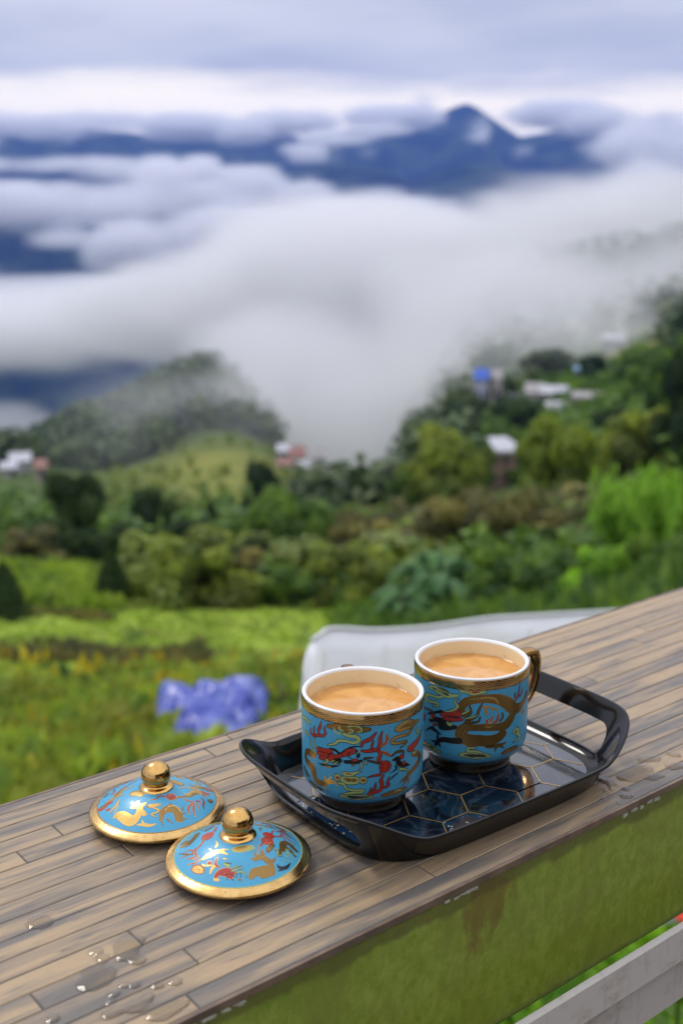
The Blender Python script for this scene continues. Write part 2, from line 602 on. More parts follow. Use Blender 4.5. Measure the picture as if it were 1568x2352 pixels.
def mist(name, lo, hi, vox, field, col, label, seed, base_cell):
    """a bank of cloud held as a voxel volume; the densities are carried by one point per voxel"""
    lo = np.array(lo, float)
    hi = np.array(hi, float)
    n = np.maximum(4, np.round((hi - lo) / vox).astype(int))
    ax = [np.linspace(lo[i], hi[i], n[i]) for i in range(3)]
    X, Y, Z = np.meshgrid(*ax, indexing='ij')
    rs = np.random.RandomState(seed)
    fb = 0
    tot = 0
    amp = 1.0
    for o in range(4):
        c = [max(1, int(round((hi[i] - lo[i]) / (base_cell * (1.5, 1.5, .8)[i]) * 2 ** o))) for i in range(3)]
        fb = fb + amp * noise3(tuple(n), c, rs)
        tot += amp
        amp *= .66
    fb = fb / tot
    fb = (fb - fb.mean()) / fb.std() * .125 + .5
    D = field(X, Y, Z, fb).astype(np.float32)
    for i in range(3):                       # nothing touches the box
        sl = [slice(None)] * 3
        for e in (0, -1):
            sl[i] = e
            D[tuple(sl)] = 0
    pts = np.zeros((D.size, 3), np.float32)
    pts[:, 0], pts[:, 1], pts[:, 2] = X.ravel(), Y.ravel(), Z.ravel()
    me = bpy.data.meshes.new(name)
    me.vertices.add(D.size)
    me.vertices.foreach_set('co', pts.ravel())
    a = me.attributes.new('dens', 'FLOAT', 'POINT')
    a.data.foreach_set('value', D.ravel() * 300.0)
    m, t = new_mat(name + '_vapour')
    v = t.n('ShaderNodeVolumePrincipled')
    v.inputs['Color'].default_value = (*col, 1)
    v.inputs['Density'].default_value = 1.0 / 300.0
    v.inputs['Anisotropy'].default_value = .15
    out(t, None, v.outputs[0])
    me.materials.append(m)
    o = bpy.data.objects.new(name, me)
    COL.objects.link(o)
    ng = bpy.data.node_groups.new(name + '_voxels', 'GeometryNodeTree')
    ng.interface.new_socket('Geometry', in_out='INPUT', socket_type='NodeSocketGeometry')
    ng.interface.new_socket('Geometry', in_out='OUTPUT', socket_type='NodeSocketGeometry')
    N = ng.nodes.new
    gi, go = N('NodeGroupInput'), N('NodeGroupOutput')
    pos = N('GeometryNodeInputPosition')
    sub = N('ShaderNodeVectorMath'); sub.operation = 'SUBTRACT'
    sub.inputs[1].default_value = tuple(lo)
    div = N('ShaderNodeVectorMath'); div.operation = 'DIVIDE'
    div.inputs[1].default_value = tuple((hi - lo) / (n - 1))
    L = ng.links.new
    L(pos.outputs[0], sub.inputs[0])
    L(sub.outputs[0], div.inputs[0])
    sp = N('ShaderNodeSeparateXYZ')
    L(div.outputs[0], sp.inputs[0])

    def mth(op, a_, b_):
        q = N('ShaderNodeMath'); q.operation = op
        for i_, val in enumerate((a_, b_)):
            if val is None: continue
            if isinstance(val, (int, float)): q.inputs[i_].default_value = val
            else: L(val, q.inputs[i_])
        return q.outputs[0]
    ix = [mth('ROUND', sp.outputs[i], None) for i in range(3)]
    idx = mth('ADD', mth('ADD', mth('MULTIPLY', ix[0], float(n[1] * n[2])), mth('MULTIPLY', ix[1], float(n[2]))), ix[2])
    si = N('GeometryNodeSampleIndex'); si.data_type = 'FLOAT'; si.domain = 'POINT'; si.clamp = True
    L(gi.outputs[0], si.inputs['Geometry'])
    na = N('GeometryNodeInputNamedAttribute'); na.data_type = 'FLOAT'
    na.inputs['Name'].default_value = 'dens'
    L(na.outputs[0], si.inputs['Value'])
    L(idx, si.inputs['Index'])
    vc = N('GeometryNodeVolumeCube')
    L(si.outputs[0], vc.inputs['Density'])
    vc.inputs['Min'].default_value = tuple(lo)
    vc.inputs['Max'].default_value = tuple(hi)
    for i, k in enumerate(('Resolution X', 'Resolution Y', 'Resolution Z')):
        vc.inputs[k].default_value = int(n[i])
    sm = N('GeometryNodeSetMaterial')
    sm.inputs['Material'].default_value = m
    L(vc.outputs[0], sm.inputs['Geometry'])
    L(sm.outputs[0], go.inputs[0])
    md = o.modifiers.new('voxels', 'NODES')
    md.node_group = ng
    tag(o, label, kind='stuff')
    return o


def puffs(P, X, Y, Z):
    """union of soft ellipsoids: (px, py, R, half width px, half height px, depth m, weight)"""
    best = np.zeros(X.shape)
    for px, py, R, wx, wy, dd, wt in P:
        c = at(px, py, R)
        k = R / FPX
        az = math.atan2(c[0], c[1])
        e = np.array([math.cos(az), -math.sin(az)])
        f = np.array([math.sin(az), math.cos(az)])
        dx, dy = X - c[0], Y - c[1]
        q = ((dx * e[0] + dy * e[1]) / (wx * k)) ** 2 + ((dx * f[0] + dy * f[1]) / dd) ** 2 + ((Z - c[2]) / (wy * k)) ** 2
        best = np.maximum(best, wt * np.clip(1.15 - q * .6, 0, 1))
    return best


NEAR_MIST = [(800, 650, 760, 400, 150, 230, 1.0), (1100, 690, 700, 420, 155, 220, 1.0), (1430, 610, 640, 330, 170, 170, 1.0), (540, 710, 800, 300, 100, 180, 1.0),
             (720, 850, 500, 250, 200, 150, 1.0), (840, 1010, 340, 190, 170, 90, .95), (1000, 800, 500, 270, 190, 130, 1.0), (1290, 680, 420, 330, 130, 110, .85), (1620, 650, 420, 240, 130, 110, .85),
             (880, 575, 1000, 280, 75, 160, 1.0), (660, 600, 950, 170, 70, 140, .9), (150, 740, 1000, 380, 62, 180, .85), (-150, 745, 1000, 300, 66, 180, .85),
             (10, 1000, 900, 110, 50, 80, .9), (570, 1000, 285, 170, 150, 60, .85), (330, 960, 262, 330, 130, 45, .53), (60, 1090, 245, 260, 100, 50, .55), (330, 1150, 150, 420, 60, 30, .46), (1330, 820, 250, 300, 120, 60, .50), (1040, 900, 300, 190, 160, 70, .8)]
def f_near(X, Y, Z, fb):
    p = puffs(NEAR_MIST, X, Y, Z)
    f = np.clip((fb - .30) / .40, 0, 1)
    return np.clip(p * 1.4 - 1.05 + f * 1.22, 0, 1) ** 1.2 * .032 * np.clip(p * 3, 0, 1)


mist('valley_mist', (-520, 230, -190), (520, 1250, 150), 8.0, f_near, (.95, .95, .97), 'pale bank of mist rolling up the valley over the slope', 5, 85)

FAR_CLOUD = [(60, 378, 3700, 330, 17, 240, .8), (260, 400, 3700, 110, 15, 160, .75), (370, 402, 3500, 56, 40, 170, 1.0), (455, 397, 3500, 50, 36, 170, 1.0), (560, 430, 3500, 130, 42, 220, 1.0),
             (420, 470, 3400, 250, 50, 260, 1.0), (120, 468, 3300, 300, 46, 260, 1.0), (-250, 470, 3300, 300, 55, 300, 1.0), (300, 560, 2900, 90, 40, 130, .9), (230, 585, 2900, 40, 22, 100, .8), (150, 540, 2900, 90, 14, 100, .7),
             (700, 452, 3400, 100, 46, 200, 1.0), (690, 352, 4200, 75, 17, 200, .85), (780, 318, 4400, 85, 15, 200, .85), (870, 296, 4700, 85, 15, 200, .75),
             (60, 290, 5400, 230, 24, 240, .9), (250, 280, 5500, 100, 22, 220, .9), (420, 292, 5500, 120, 24, 220, .95), (560, 305, 5300, 60, 24, 200, .8), (680, 285, 5500, 100, 28, 220, .95), (900, 268, 5600, 100, 24, 220, .9),
             (1000, 222, 5900, 80, 15, 200, .7), (1270, 262, 5500, 110, 26, 240, .9), (1420, 285, 5300, 150, 38, 260, .9), (1500, 350, 4200, 150, 70, 260, .9), (825, 352, 4300, 66, 18, 160, .75),
             (1095, 300, 5200, 36, 34, 160, .7), (1200, 352, 4300, 34, 16, 130, .6), (860, 490, 2900, 200, 40, 240, 1.0), (1210, 560, 2700, 190, 50, 240, .8), (620, 535, 2800, 220, 60, 240, .9),
             (60, 680, 2300, 320, 36, 240, .9), (-300, 680, 2300, 320, 60, 240, .9), (320, 700, 2300, 200, 50, 240, .9), (1520, 450, 2700, 150, 95, 240, .95), (-350, 320, 5200, 300, 45, 260, .9), (1850, 350, 4800, 300, 90, 300, .9)]
def f_far(X, Y, Z, fb):
    p = puffs(FAR_CLOUD, X, Y, Z)
    f = np.clip((fb - .30) / .40, 0, 1)
    return np.clip(p * 1.7 - 1.52 + f * 1.28, 0, 1) * .021 * np.clip(p * 3, 0, 1)


mist('mountain_cloud', (-2100, 2000, -380), (2100, 6250, 600), 25.0, f_far, (.97, .97, .985), 'white cloud bands and puffs lying along the mountain flanks', 9, 190)  # these are clouds, a volume standing inside the haze box

# ------------------------------------------------------------------ counter top on the parapet
TH = rad(38.6)
U = np.array([math.cos(TH), math.sin(TH)])
Nn = np.array([-math.sin(TH), math.cos(TH)])


def un(u, n, z=0.0):
    p = U * u + Nn * n
    return (p[0], p[1], z)


N_FRONT, N_BACK = .4287, .6845
# plank laminate: long grain, each plank its own tone
m, t = new_mat('plank_laminate')
tc_ = t.n('ShaderNodeTexCoord')
oi = t.n('ShaderNodeObjectInfo')
off = t.n('ShaderNodeVectorMath', operation='SCALE')
cmb = t.n('ShaderNodeCombineXYZ')
t.set(cmb.inputs[0], oi.outputs['Random'])
t.set(cmb.inputs[1], t.math('FRACT', t.math('MULTIPLY', oi.outputs['Random'], 7.31)))
t.set(cmb.inputs[2], t.math('FRACT', t.math('MULTIPLY', oi.outputs['Random'], 3.77)))
t.set(off.inputs[0], cmb.outputs[0])
off.inputs['Scale'].default_value = 40.0
vec = t.n('ShaderNodeVectorMath', operation='ADD', i_0=tc_.outputs['Object'], i_1=off.outputs[0]).outputs[0]
broad = t.noise(t.mapping(vec, (9, 85, 1)), 1.0, 3, .5, .5)
mid = t.noise(t.mapping(vec, (22, 260, 1)), 1.0, 4, .62, .8)
fine = t.noise(t.mapping(vec, (160, 1100, 1)), 1.0, 3, .6)
rsh = t.math('MULTIPLY', t.math('SUBTRACT', t.math('FRACT', t.math('MULTIPLY', oi.outputs['Random'], 13.7)), .5), .17)
val = t.math('ADD', t.math('ADD', t.math('MULTIPLY', broad, .75), t.math('MULTIPLY', mid, .32)), rsh)
c = t.mix(t.sstep(val, .37, .70), (.385, .27, .148), (.122, .108, .096))
c = t.mix(t.sstep(mid, .56, .76), c, (.10, .085, .078))
c = t.mix(t.math('MULTIPLY', t.sstep(fine, .35, .75), .28), c, (.20, .165, .13))
wet = t.noise(t.n('ShaderNodeNewGeometry').outputs['Position'], 14, 4, .6)
p = pbsdf(t, Base_Color=c, Roughness=t.math('ADD', .30, t.math('MULTIPLY', wet, .2)), Specular_IOR_Level=.38, Coat_Weight=.22, Coat_Roughness=.14)
bmp = t.n('ShaderNodeBump', i_Strength=.25, i_Distance=.0004)
t.set(bmp.inputs['Height'], fine)
t.set(p.inputs['Normal'], bmp.outputs[0])
out(t, p)
M['plank'] = m
M['joint'] = simple('dark_joint', (.055, .05, .046), .6)
M['trim'] = simple('laminate_edge', (.15, .10, .066), .4, var=.3, vscale=60)

counter = empty('counter', un(.45, .55), TH, 'long plank laminate counter top running along the ledge under the tea tray', 'counter')
cinv = np.array(un(.45, .55))


def cu(u, n, z=0.0):           # counter's own frame
    return (u - .45, n - .55, z)


b = MB()
b.box(cu(.6, (N_FRONT + N_BACK) / 2, -.0045), (3.6, N_BACK - N_FRONT, .0078))
b.build('substrate', M['joint'], counter)
ROW = .01652
edges = [N_BACK, .6742] + [.6577 - ROW * k for k in range(14)] + [N_FRONT]
KNOWN = {2: [.02], 3: [.2734], 4: [.2422], 6: [.2965], 8: [.86], 12: [.1922], 13: [.2716], 14: [.4250], 15: [.2530]}
G = .0006
plank_cache = {}


def plank_mesh(L, W):
    key = (round(L, 4), round(W, 4))
    if key not in plank_cache:
        hx, hy, bv = L / 2, W / 2, .0005
        v = [(-hx, -hy, -.0022), (hx, -hy, -.0022), (hx, hy, -.0022), (-hx, hy, -.0022),
             (-hx, -hy, -bv), (hx, -hy, -bv), (hx, hy, -bv), (-hx, hy, -bv),
             (-hx + bv, -hy + bv, 0), (hx - bv, -hy + bv, 0), (hx - bv, hy - bv, 0), (-hx + bv, hy - bv, 0)]
        f = [(0, 3, 2, 1)] + [(i, (i + 1) % 4, 4 + (i + 1) % 4, 4 + i) for i in range(4)] + [(4 + i, 4 + (i + 1) % 4, 8 + (i + 1) % 4, 8 + i) for i in range(4)] + [(8, 9, 10, 11)]
        me = mesh_data('plank', v, f)
        me.materials.append(M['plank'])
        plank_cache[key] = me
    return plank_cache[key]


rp = random.Random(4)
for r in range(len(edges) - 1):
    n1, n0 = edges[r], edges[r + 1]
    W = n1 - n0 - G
    kn = KNOWN.get(r, [rp.uniform(-.1, .3)])[0]
    cuts = [kn]
    u = kn
    while u < 2.0:
        u += rp.choice([.44, .52, .60, .70])
        cuts.append(u)
    u = kn
    while u > -.9:
        u -= rp.choice([.44, .52, .60, .70])
        cuts.insert(0, u)
    for i in range(len(cuts) - 1):
        L = round((cuts[i + 1] - cuts[i]) * 1000) / 1000 - G * 1.4
        me = plank_mesh(L, W)
        o = bpy.data.objects.new('plank', me)
        COL.objects.link(o)
        o.parent = counter
        o.location = cu((cuts[i] + cuts[i + 1]) / 2, (n0 + n1) / 2, rp.uniform(-.00012, .00004))
# edge strip along the front, with a worn pale line on its arris
b = MB()
b.box(cu(.6, N_FRONT - .0014, -.0025), (3.6, .0022, .0044))
b.build('edge_strip', M['trim'], counter)
b = MB()
b.box(cu(.6, N_BACK + .0016, -.0033), (3.6, .0026, .0062))
b.build('edge_strip', M['trim'], counter)

# parapet: mossy green painted beam under the counter
m, t = new_mat('mossy_green_paint')
geo = t.n('ShaderNodeNewGeometry')
pos = geo.outputs['Position']
na = t.noise(pos, 34, 5, .62)
nb = t.noise(t.mapping(pos, (130, 130, 105)), 1.0, 5, .68, .3)
ncx = t.noise(pos, 7, 4, .6)
c = t.mix(t.sstep(nb, .30, .72), (.19, .27, .017), (.30, .375, .05))
c = t.mix(t.math('MULTIPLY', t.sstep(na, .45, .7), .65), c, (.22, .245, .03))
c = t.mix(t.math('MULTIPLY', t.sstep(ncx, .5, .68), .55), c, (.125, .205, .012))
# rust-brown stain running down from the edge
tc_ = t.n('ShaderNodeTexCoord')
sp = t.n('ShaderNodeSeparateXYZ', i_0=tc_.outputs['Object'])
du = t.math('ABSOLUTE', t.math('SUBTRACT', sp.outputs[0], .005))
dv = t.math('DIVIDE', t.math('ADD', sp.outputs[2], .022), .040)
dv = t.math('MULTIPLY', dv, dv)
du = t.math('DIVIDE', du, .030)
st = t.math('SUBTRACT', .70, t.math('ADD', t.math('MULTIPLY', du, du), dv))
st = t.math('ADD', st, t.math('MULTIPLY', t.math('SUBTRACT', t.noise(t.mapping(tc_.outputs['Object'], (60, 60, 30)), 1.0, 4, .6), .5), 3.6))
c = t.mix(t.math('MULTIPLY', t.sstep(st, .1, .7), .72), c, (.17, .105, .012))
line = t.sstep(t.math('ADD', sp.outputs[2], t.math('MULTIPLY', t.math('SUBTRACT', na, .5), .016)), -.017, -.012)
c = t.mix(t.math('MULTIPLY', line, .6), c, (.075, .06, .012))
spk = t.n('ShaderNodeTexVoronoi', i_Vector=tc_.outputs['Object'], i_Scale=130.0)
c = t.mix(t.math('LESS_THAN', spk.outputs['Distance'], .045), c, (.02, .025, .008))
p = pbsdf(t, Base_Color=c, Roughness=.42, Specular_IOR_Level=.45)
bmp = t.n('ShaderNodeBump', i_Strength=.75, i_Distance=.0012)
t.set(bmp.inputs['Height'], t.math('ADD', t.math('MULTIPLY', nb, .6), na))
t.set(p.inputs['Normal'], bmp.outputs[0])
out(t, p)
M['moss'] = m
parapet = empty('parapet', un(.45, .4275), TH, 'moss green painted beam carrying the plank counter, with a rusty brown run', 'parapet')
ZB = -.117
nx, nzv = 420, 26
V, F = [], []
us = np.linspace(-1.5, 2.1, nx)
prof = [(0.0, -.0052)] + [(0, -.0052 + (ZB + .006 + .0052) * i / nzv) for i in range(1, nzv + 1)] + [(.002, ZB + .0018), (.006, ZB), (.12, ZB), (.246, ZB), (.25, ZB + .006), (.25, -.0086), (.0, -.0086 + .0001)]
uu = us
for i, (dn, zz_) in enumerate(prof):
    bump = (fbm(uu + 3, np.full(nx, zz_ + 5.0), .05, 4, 2) - .5) * .0016 if i < nzv + 3 and i > 0 else np.zeros(nx)
    edge = (fbm(uu + 1, np.full(nx, .3), .03, 3, 8) - .5) * .0016 if i <= 1 else 0
    for k in range(nx):
        V.append((uu[k] - .45, dn - .0005 + bump[k], zz_ - (edge[k] if i <= 1 else 0)))
npf = len(prof)
F = [(i * nx + k, (i + 1) * nx + k, (i + 1) * nx + k + 1, i * nx + k + 1) for i in range(npf - 2) for k in range(nx - 1)]
build('beam', V, F, M['moss'], parapet, True)
# chipped plaster crumbs along the top arris
b = MB()
rc = random.Random(9)
for k in range(170):
    u = rc.uniform(-.2, .62)
    if fbm(np.array([u]), np.array([.5]), .06, 3, 14)[0] < .52: continue
    s = rc.uniform(.0012, .0045)
    b.box((u - .45, -.0004, -.0058 - rc.uniform(0, .0012)), (s * 1.8, .0022, rc.uniform(.0008, .0022)), rc.uniform(-.2, .2))
pc = b.build('chipped_plaster', simple('bare_plaster', (.36, .35, .27), .9, var=.3, vscale=150), parapet)
pc['kind'] = 'stuff'
for u in (-1.2, 1.95):
    b = MB()
    b.box((u - .45, .12, (ZB - 1.05) / 2 - .003), (.2, .2, 1.05 + ZB))
    b.build('post', M['moss'], parapet)

# pale rail below
m, t = new_mat('weathered_white_paint')
tc_ = t.n('ShaderNodeTexCoord')
nn = t.noise(t.mapping(tc_.outputs['Object'], (18, 40, 40)), 1.0, 5, .65)
n2 = t.noise(t.mapping(tc_.outputs['Object'], (90, 30, 14)), 1.0, 3, .6)
c = t.mix(t.sstep(nn, .52, .72), (.53, .49, .44), (.34, .28, .21))
c = t.mix(t.math('MULTIPLY', t.sstep(n2, .55, .7), .4), c, (.30, .29, .27))
vo = t.n('ShaderNodeTexVoronoi', i_Vector=tc_.outputs['Object'], i_Scale=42.0)
c = t.mix(t.sstep(t.noise(tc_.outputs['Object'], 75, 2, .5), .70, .76), c, (.20, .15, .09))
out(t, pbsdf(t, Base_Color=c, Roughness=.45))
rail = empty('rail', un(.56, .40, -.092), TH, 'weathered pale metal rail slanting past below the mossy beam', 'rail')
b = MB()
# a lipped channel: sloping flange above, recessed web below
sec_f = [(0, 0.0), (-.0015, -.001), (-.004, -.0235), (-.002, -.0245), (.003, -.0235), (.004, -.001), (.0025, 0.0005)]
sec_w = [(.003, -.0235), (.003, -.064), (.005, -.066), (.008, -.064), (.008, -.0225)]
for nm, sec in (('flange', sec_f), ('web', sec_w)):
    V, F = [], []
    for u in (-.55, 1.2):
        for n_, z_ in sec: V.append((u, n_, z_))
    k = len(sec)
    F = [(i, k + i, k + (i + 1) % k, (i + 1) % k) for i in range(k)] + [tuple(range(k)), tuple(range(k, 2 * k))[::-1]]
    build(nm, V, F, m, rail)
for u in (-.5, 1.15):
    b = MB()
    b.box((u, .006, -.51), (.04, .03, .89))
    b.build('post', m, rail)

# ------------------------------------------------------------------ spilled water
m, t = new_mat('water_film')
lw = t.n('ShaderNodeFresnel', i_IOR=1.33)
gl = t.n('ShaderNodeBsdfGlossy', i_0=(1, 1, 1, 1), i_1=.06)
tr = t.n('ShaderNodeBsdfTransparent', i_0=(.99, .99, .99, 1))
mx = t.n('ShaderNodeMixShader', i_0=lw.outputs[0], i_1=tr.outputs[0], i_2=gl.outputs[0])
out(t, mx)
M['water'] = m


def puddle(name, blobs, label, seed, hgt=.0008, res=.0008):
    B = np.array(blobs, float) / 1000
    lo = B[:, :2].min(0) - .014
    hi = B[:, :2].max(0) + .014
    xs = np.arange(lo[0], hi[0], res)
    ys = np.arange(lo[1], hi[1], res)
    X, Y = np.meshgrid(xs, ys, indexing='ij')
    wob = (fbm(X + 1, Y + 1, .012, 3, seed) - .5) * .9
    fld = np.zeros(X.shape)
    for x, y, r in B:
        fld += np.exp(-((X - x) ** 2 + (Y - y) ** 2) / (r * 1.12) ** 2)
    fld = fld + wob * np.clip(fld * 2, 0, 1) - .48
    Hh = hgt * np.sqrt(np.clip(fld / .55, 0, 1))
    idx = -np.ones(X.shape, int)
    keep = np.zeros((X.shape[0] - 1, X.shape[1] - 1), bool)
    ins = fld > 0
    keep = ins[:-1, :-1] | ins[1:, :-1] | ins[:-1, 1:] | ins[1:, 1:]
    V, F = [], []
    for i, j in zip(*np.where(keep)):
        q = []
        for a_, b_ in ((i, j), (i + 1, j), (i + 1, j + 1), (i, j + 1)):
            if idx[a_, b_] < 0:
                idx[a_, b_] = len(V)
                V.append((X[a_, b_], Y[a_, b_], .00025 + Hh[a_, b_]))
            q.append(idx[a_, b_])
        F.append(tuple(q))
    o = build(name, V, F, M['water'], None, True)
    tag(o, label, kind='stuff')
    return o


puddle('spilled_water', [(-168, 567, 7.1), (-115, 544, 6.9), (-110, 549, 3.5), (-125, 519, 8.6), (-130, 512, 4.9), (-107, 531, 3.8), (-115, 535, 3.4), (-105, 511, 3.7), (-114, 504, 3.1), (-101, 495, 4.4), (-104, 494, 3.2), (-85, 494, 6.3), (-90, 489, 5.5), (-81, 498, 4.0), (-94, 511, 3.4), (-141, 486, 4.3), (-114, 489, 4.7), (-110, 492, 3.1), (-85, 514, 2.9), (-131, 539, 3.4), (-126, 533, 2.5), (-97, 502, 2.4), (-111, 511, 1.8), (-115, 498, 2.0)],
       'beads of spilled water on the planks in front of the lids', 3)
puddle('spilled_water', [(226, 767, 5.9), (218, 765, 3.4), (208, 749, 6.6), (216, 751, 5.0), (202, 745, 4.1), (203, 736, 5.7), (197, 737, 4.1), (185, 731, 3.6), (182, 733, 2.4), (195, 721, 2.4), (185, 720, 1.5), (194, 711, 3.2), (191, 710, 2.0), (240, 775, 3.8), (244, 771, 3.4), (241, 756, 5.0), (235, 753, 4.2), (217, 737, 4.1), (224, 740, 2.5), (185, 725, 1.4), (190, 726, 1.4), (180, 718, 1.2), (182, 713, 1.2), (185, 700, 1.2), (176, 706, 1.3), (172, 700, 1.1)],
       'puddles of spilled water at the raised corner of the black tray', 6)

# ------------------------------------------------------------------ tray
M['blackplastic'] = simple('black_gloss_plastic', (.005, .005, .0052), .13, coat=0.0, spec=.42, bump=.02, bscale=30)
TA = rad(37)
TC = np.array([.0670, .7327])
tray = empty('tray', (TC[0], TC[1], 0), TA, 'black plastic serving tray with cut-out handles and a gold hexagon print, under both mugs', 'tray')
A0, B0, A1, B1, NS = .107, .0755, .130, .0845, 4.4


def sup(A, B, th):
    c_, s_ = math.cos(th), math.sin(th)
    r = (abs(c_ / A) ** NS + abs(s_ / B) ** NS) ** (-1 / NS)
    return r * c_, r * s_


NT_ = 240
ths = []
for k in range(NT_):
    q = 2 * math.pi * k / NT_
    ths.append(math.atan2(math.sin(q) * B0 / A0 * 1.0, math.cos(q)))


def smooth(x, a, b):
    x = min(1, max(0, (x - a) / (b - a)))
    return x * x * (3 - 2 * x)


def wall_pt(th, v, inset):
    x0, y0 = sup(A0 - inset, B0 - inset, th)
    x1, y1 = sup(A1 - inset, B1 - inset, th)
    xr, yr = sup(A1, B1, th)
    zr = .0205 + .0195 * smooth(abs(xr) / A1, .58, .985)
    g_ = v ** 1.12
    return x0 + (x1 - x0) * g_, y0 + (y1 - y0) * g_, zr * v


rings = []
rings.append([(sup(A0, B0, th)[0] * .55, sup(A0, B0, th)[1] * .55, .0006) for th in ths])
rings.append([(sup(A0 - .003, B0 - .003, th)[0], sup(A0 - .003, B0 - .003, th)[1], .0) for th in ths])
for v in np.linspace(.04, .93, 12): rings.append([wall_pt(th, v, 0) for th in ths])
def lip(th, dr, dz):
    x, y, z_ = wall_pt(th, 1.0, 0)
    l = math.hypot(x, y)
    return x + x / l * dr, y + y / l * dr, z_ + dz
rings.append([lip(th, .0007, -.0018) for th in ths])
rings.append([lip(th, .0011, -.0007) for th in ths])
rings.append([lip(th, .0008, .0003) for th in ths])
rings.append([lip(th, -.0007, .0004) for th in ths])
rings.append([lip(th, -.0017, -.0008) for th in ths])
for v in np.linspace(.9, .16, 12): rings.append([wall_pt(th, v, .0018) for th in ths])
rings.append([(*sup(A0 - .0045, B0 - .0045, th), .0034) for th in ths])
rings.append([(*sup(A0 - .0075, B0 - .0075, th), .0028) for th in ths])
rings.append([(sup(A0, B0, th)[0] * .5, sup(A0, B0, th)[1] * .5, .0028) for th in ths])
V = [p_ for r_ in rings for p_ in r_]
F = []
for i in range(len(rings) - 1):
    for k in range(NT_):
        k2 = (k + 1) % NT_
        F.append((i * NT_ + k, i * NT_ + k2, (i + 1) * NT_ + k2, (i + 1) * NT_ + k))
F.append(tuple(range(NT_))[::-1])
F.append(tuple((len(rings) - 1) * NT_ + k for k in range(NT_)))
body = build('tray_body', V, F, M['blackplastic'], tray, True)
# handle slots cut through both raised ends
cb = MB()
prof2 = []
HB_, Z0, Z1, RC = .0530, .0080, .0275, .0085
for (cy, cz, a0) in ((HB_ - RC, Z1 - RC, 0), (-HB_ + RC, Z1 - RC, 90), (-HB_ + RC, Z0 + RC, 180), (HB_ - RC, Z0 + RC, 270)):
    for k in range(9):
        q = rad(a0 + 90 * k / 8)
        prof2.append((cy + RC * math.cos(q), cz + RC * math.sin(q)))
for x0, x1 in ((.088, .16), (-.16, -.088)):
    k = len(prof2)
    v = [(x0, y, z_) for y, z_ in prof2] + [(x1, y, z_) for y, z_ in prof2]
    f = [(i, (i + 1) % k, k + (i + 1) % k, k + i) for i in range(k)] + [tuple(range(k))[::-1], tuple(range(k, 2 * k))]
    cb.add(v, f)
cut = cb.build('slot_cutter', M['blackplastic'], tray)
bpy.context.view_layer.update()
md = body.modifiers.new('slots', 'BOOLEAN')
md.object = cut
md.operation = 'DIFFERENCE'
md.solver = 'EXACT'
dg = bpy.context.evaluated_depsgraph_get()
nm = bpy.data.meshes.new_from_object(body.evaluated_get(dg))
body.modifiers.clear()
body.data = nm
bpy.data.objects.remove(cut)
bm = bmesh.new()
bm.from_mesh(nm)
bmesh.ops.recalc_face_normals(bm, faces=bm.faces)
for e_ in bm.edges:
    if len(e_.link_faces) == 2 and e_.calc_face_angle(0) > rad(38): e_.smooth = False
for f_ in bm.faces: f_.smooth = True
bm.to_mesh(nm)
bm.free()

# printed panel: navy marble cells, speckled cells, gold lines
m, t = new_mat('navy_marble_print')
tc_ = t.n('ShaderNodeTexCoord')
w1 = t.noise(t.mapping(tc_.outputs['Object'], (22, 22, 22)), 1.0, 6, .65, 1.6)
rdg = t.math('SUBTRACT', 1.0, t.math('MULTIPLY', t.math('ABSOLUTE', t.math('SUBTRACT', w1, .5)), 9.0), clamp=True)
c = t.mix(t.sstep(t.noise(tc_.outputs['Object'], 30, 4, .6), .35, .75), (.003, .004, .008), (.006, .013, .028))
c = t.mix(t.math('MULTIPLY', t.math('POWER', rdg, 6.0), .12), c, (.25, .36, .50))
out(t, pbsdf(t, Base_Color=c, Roughness=.06, IOR=2.3))
M['navy'] = m
m, t = new_mat('speckled_print')
tc_ = t.n('ShaderNodeTexCoord')
vo = t.n('ShaderNodeTexVoronoi', i_Vector=tc_.outputs['Object'], i_Scale=300.0)
nn = t.noise(tc_.outputs['Object'], 260, 3, .6)
c = t.mix(t.math('LESS_THAN', t.math('ADD', vo.outputs['Distance'], t.math('MULTIPLY', nn, .35)), .42), (.006, .018, .045), (.34, .35, .24))
c = t.mix(t.math('LESS_THAN', t.noise(tc_.outputs['Object'], 90, 3, .6), .46), c, (.006, .018, .045))
out(t, pbsdf(t, Base_Color=c, Roughness=.06, IOR=2.3))
M['speckle'] = m
M['goldprint'] = simple('gold_line_print', (.62, .40, .14), .28, metal=.75)
HR = .0225
cells = []
for i in range(-4, 6):
    for j in range(-4, 5):
        cx, cy = -.029 + i * HR * 1.5, -.030 + (j + (.5 if i % 2 else 0)) * HR * math.sqrt(3)
        if abs(cx) < .125 and abs(cy) < .1: cells.append((cx, cy))


def inside(x, y, s=.0068):
    return (abs(x) / (A0 - s)) ** NS + (abs(y) / (B0 - s)) ** NS <= 1


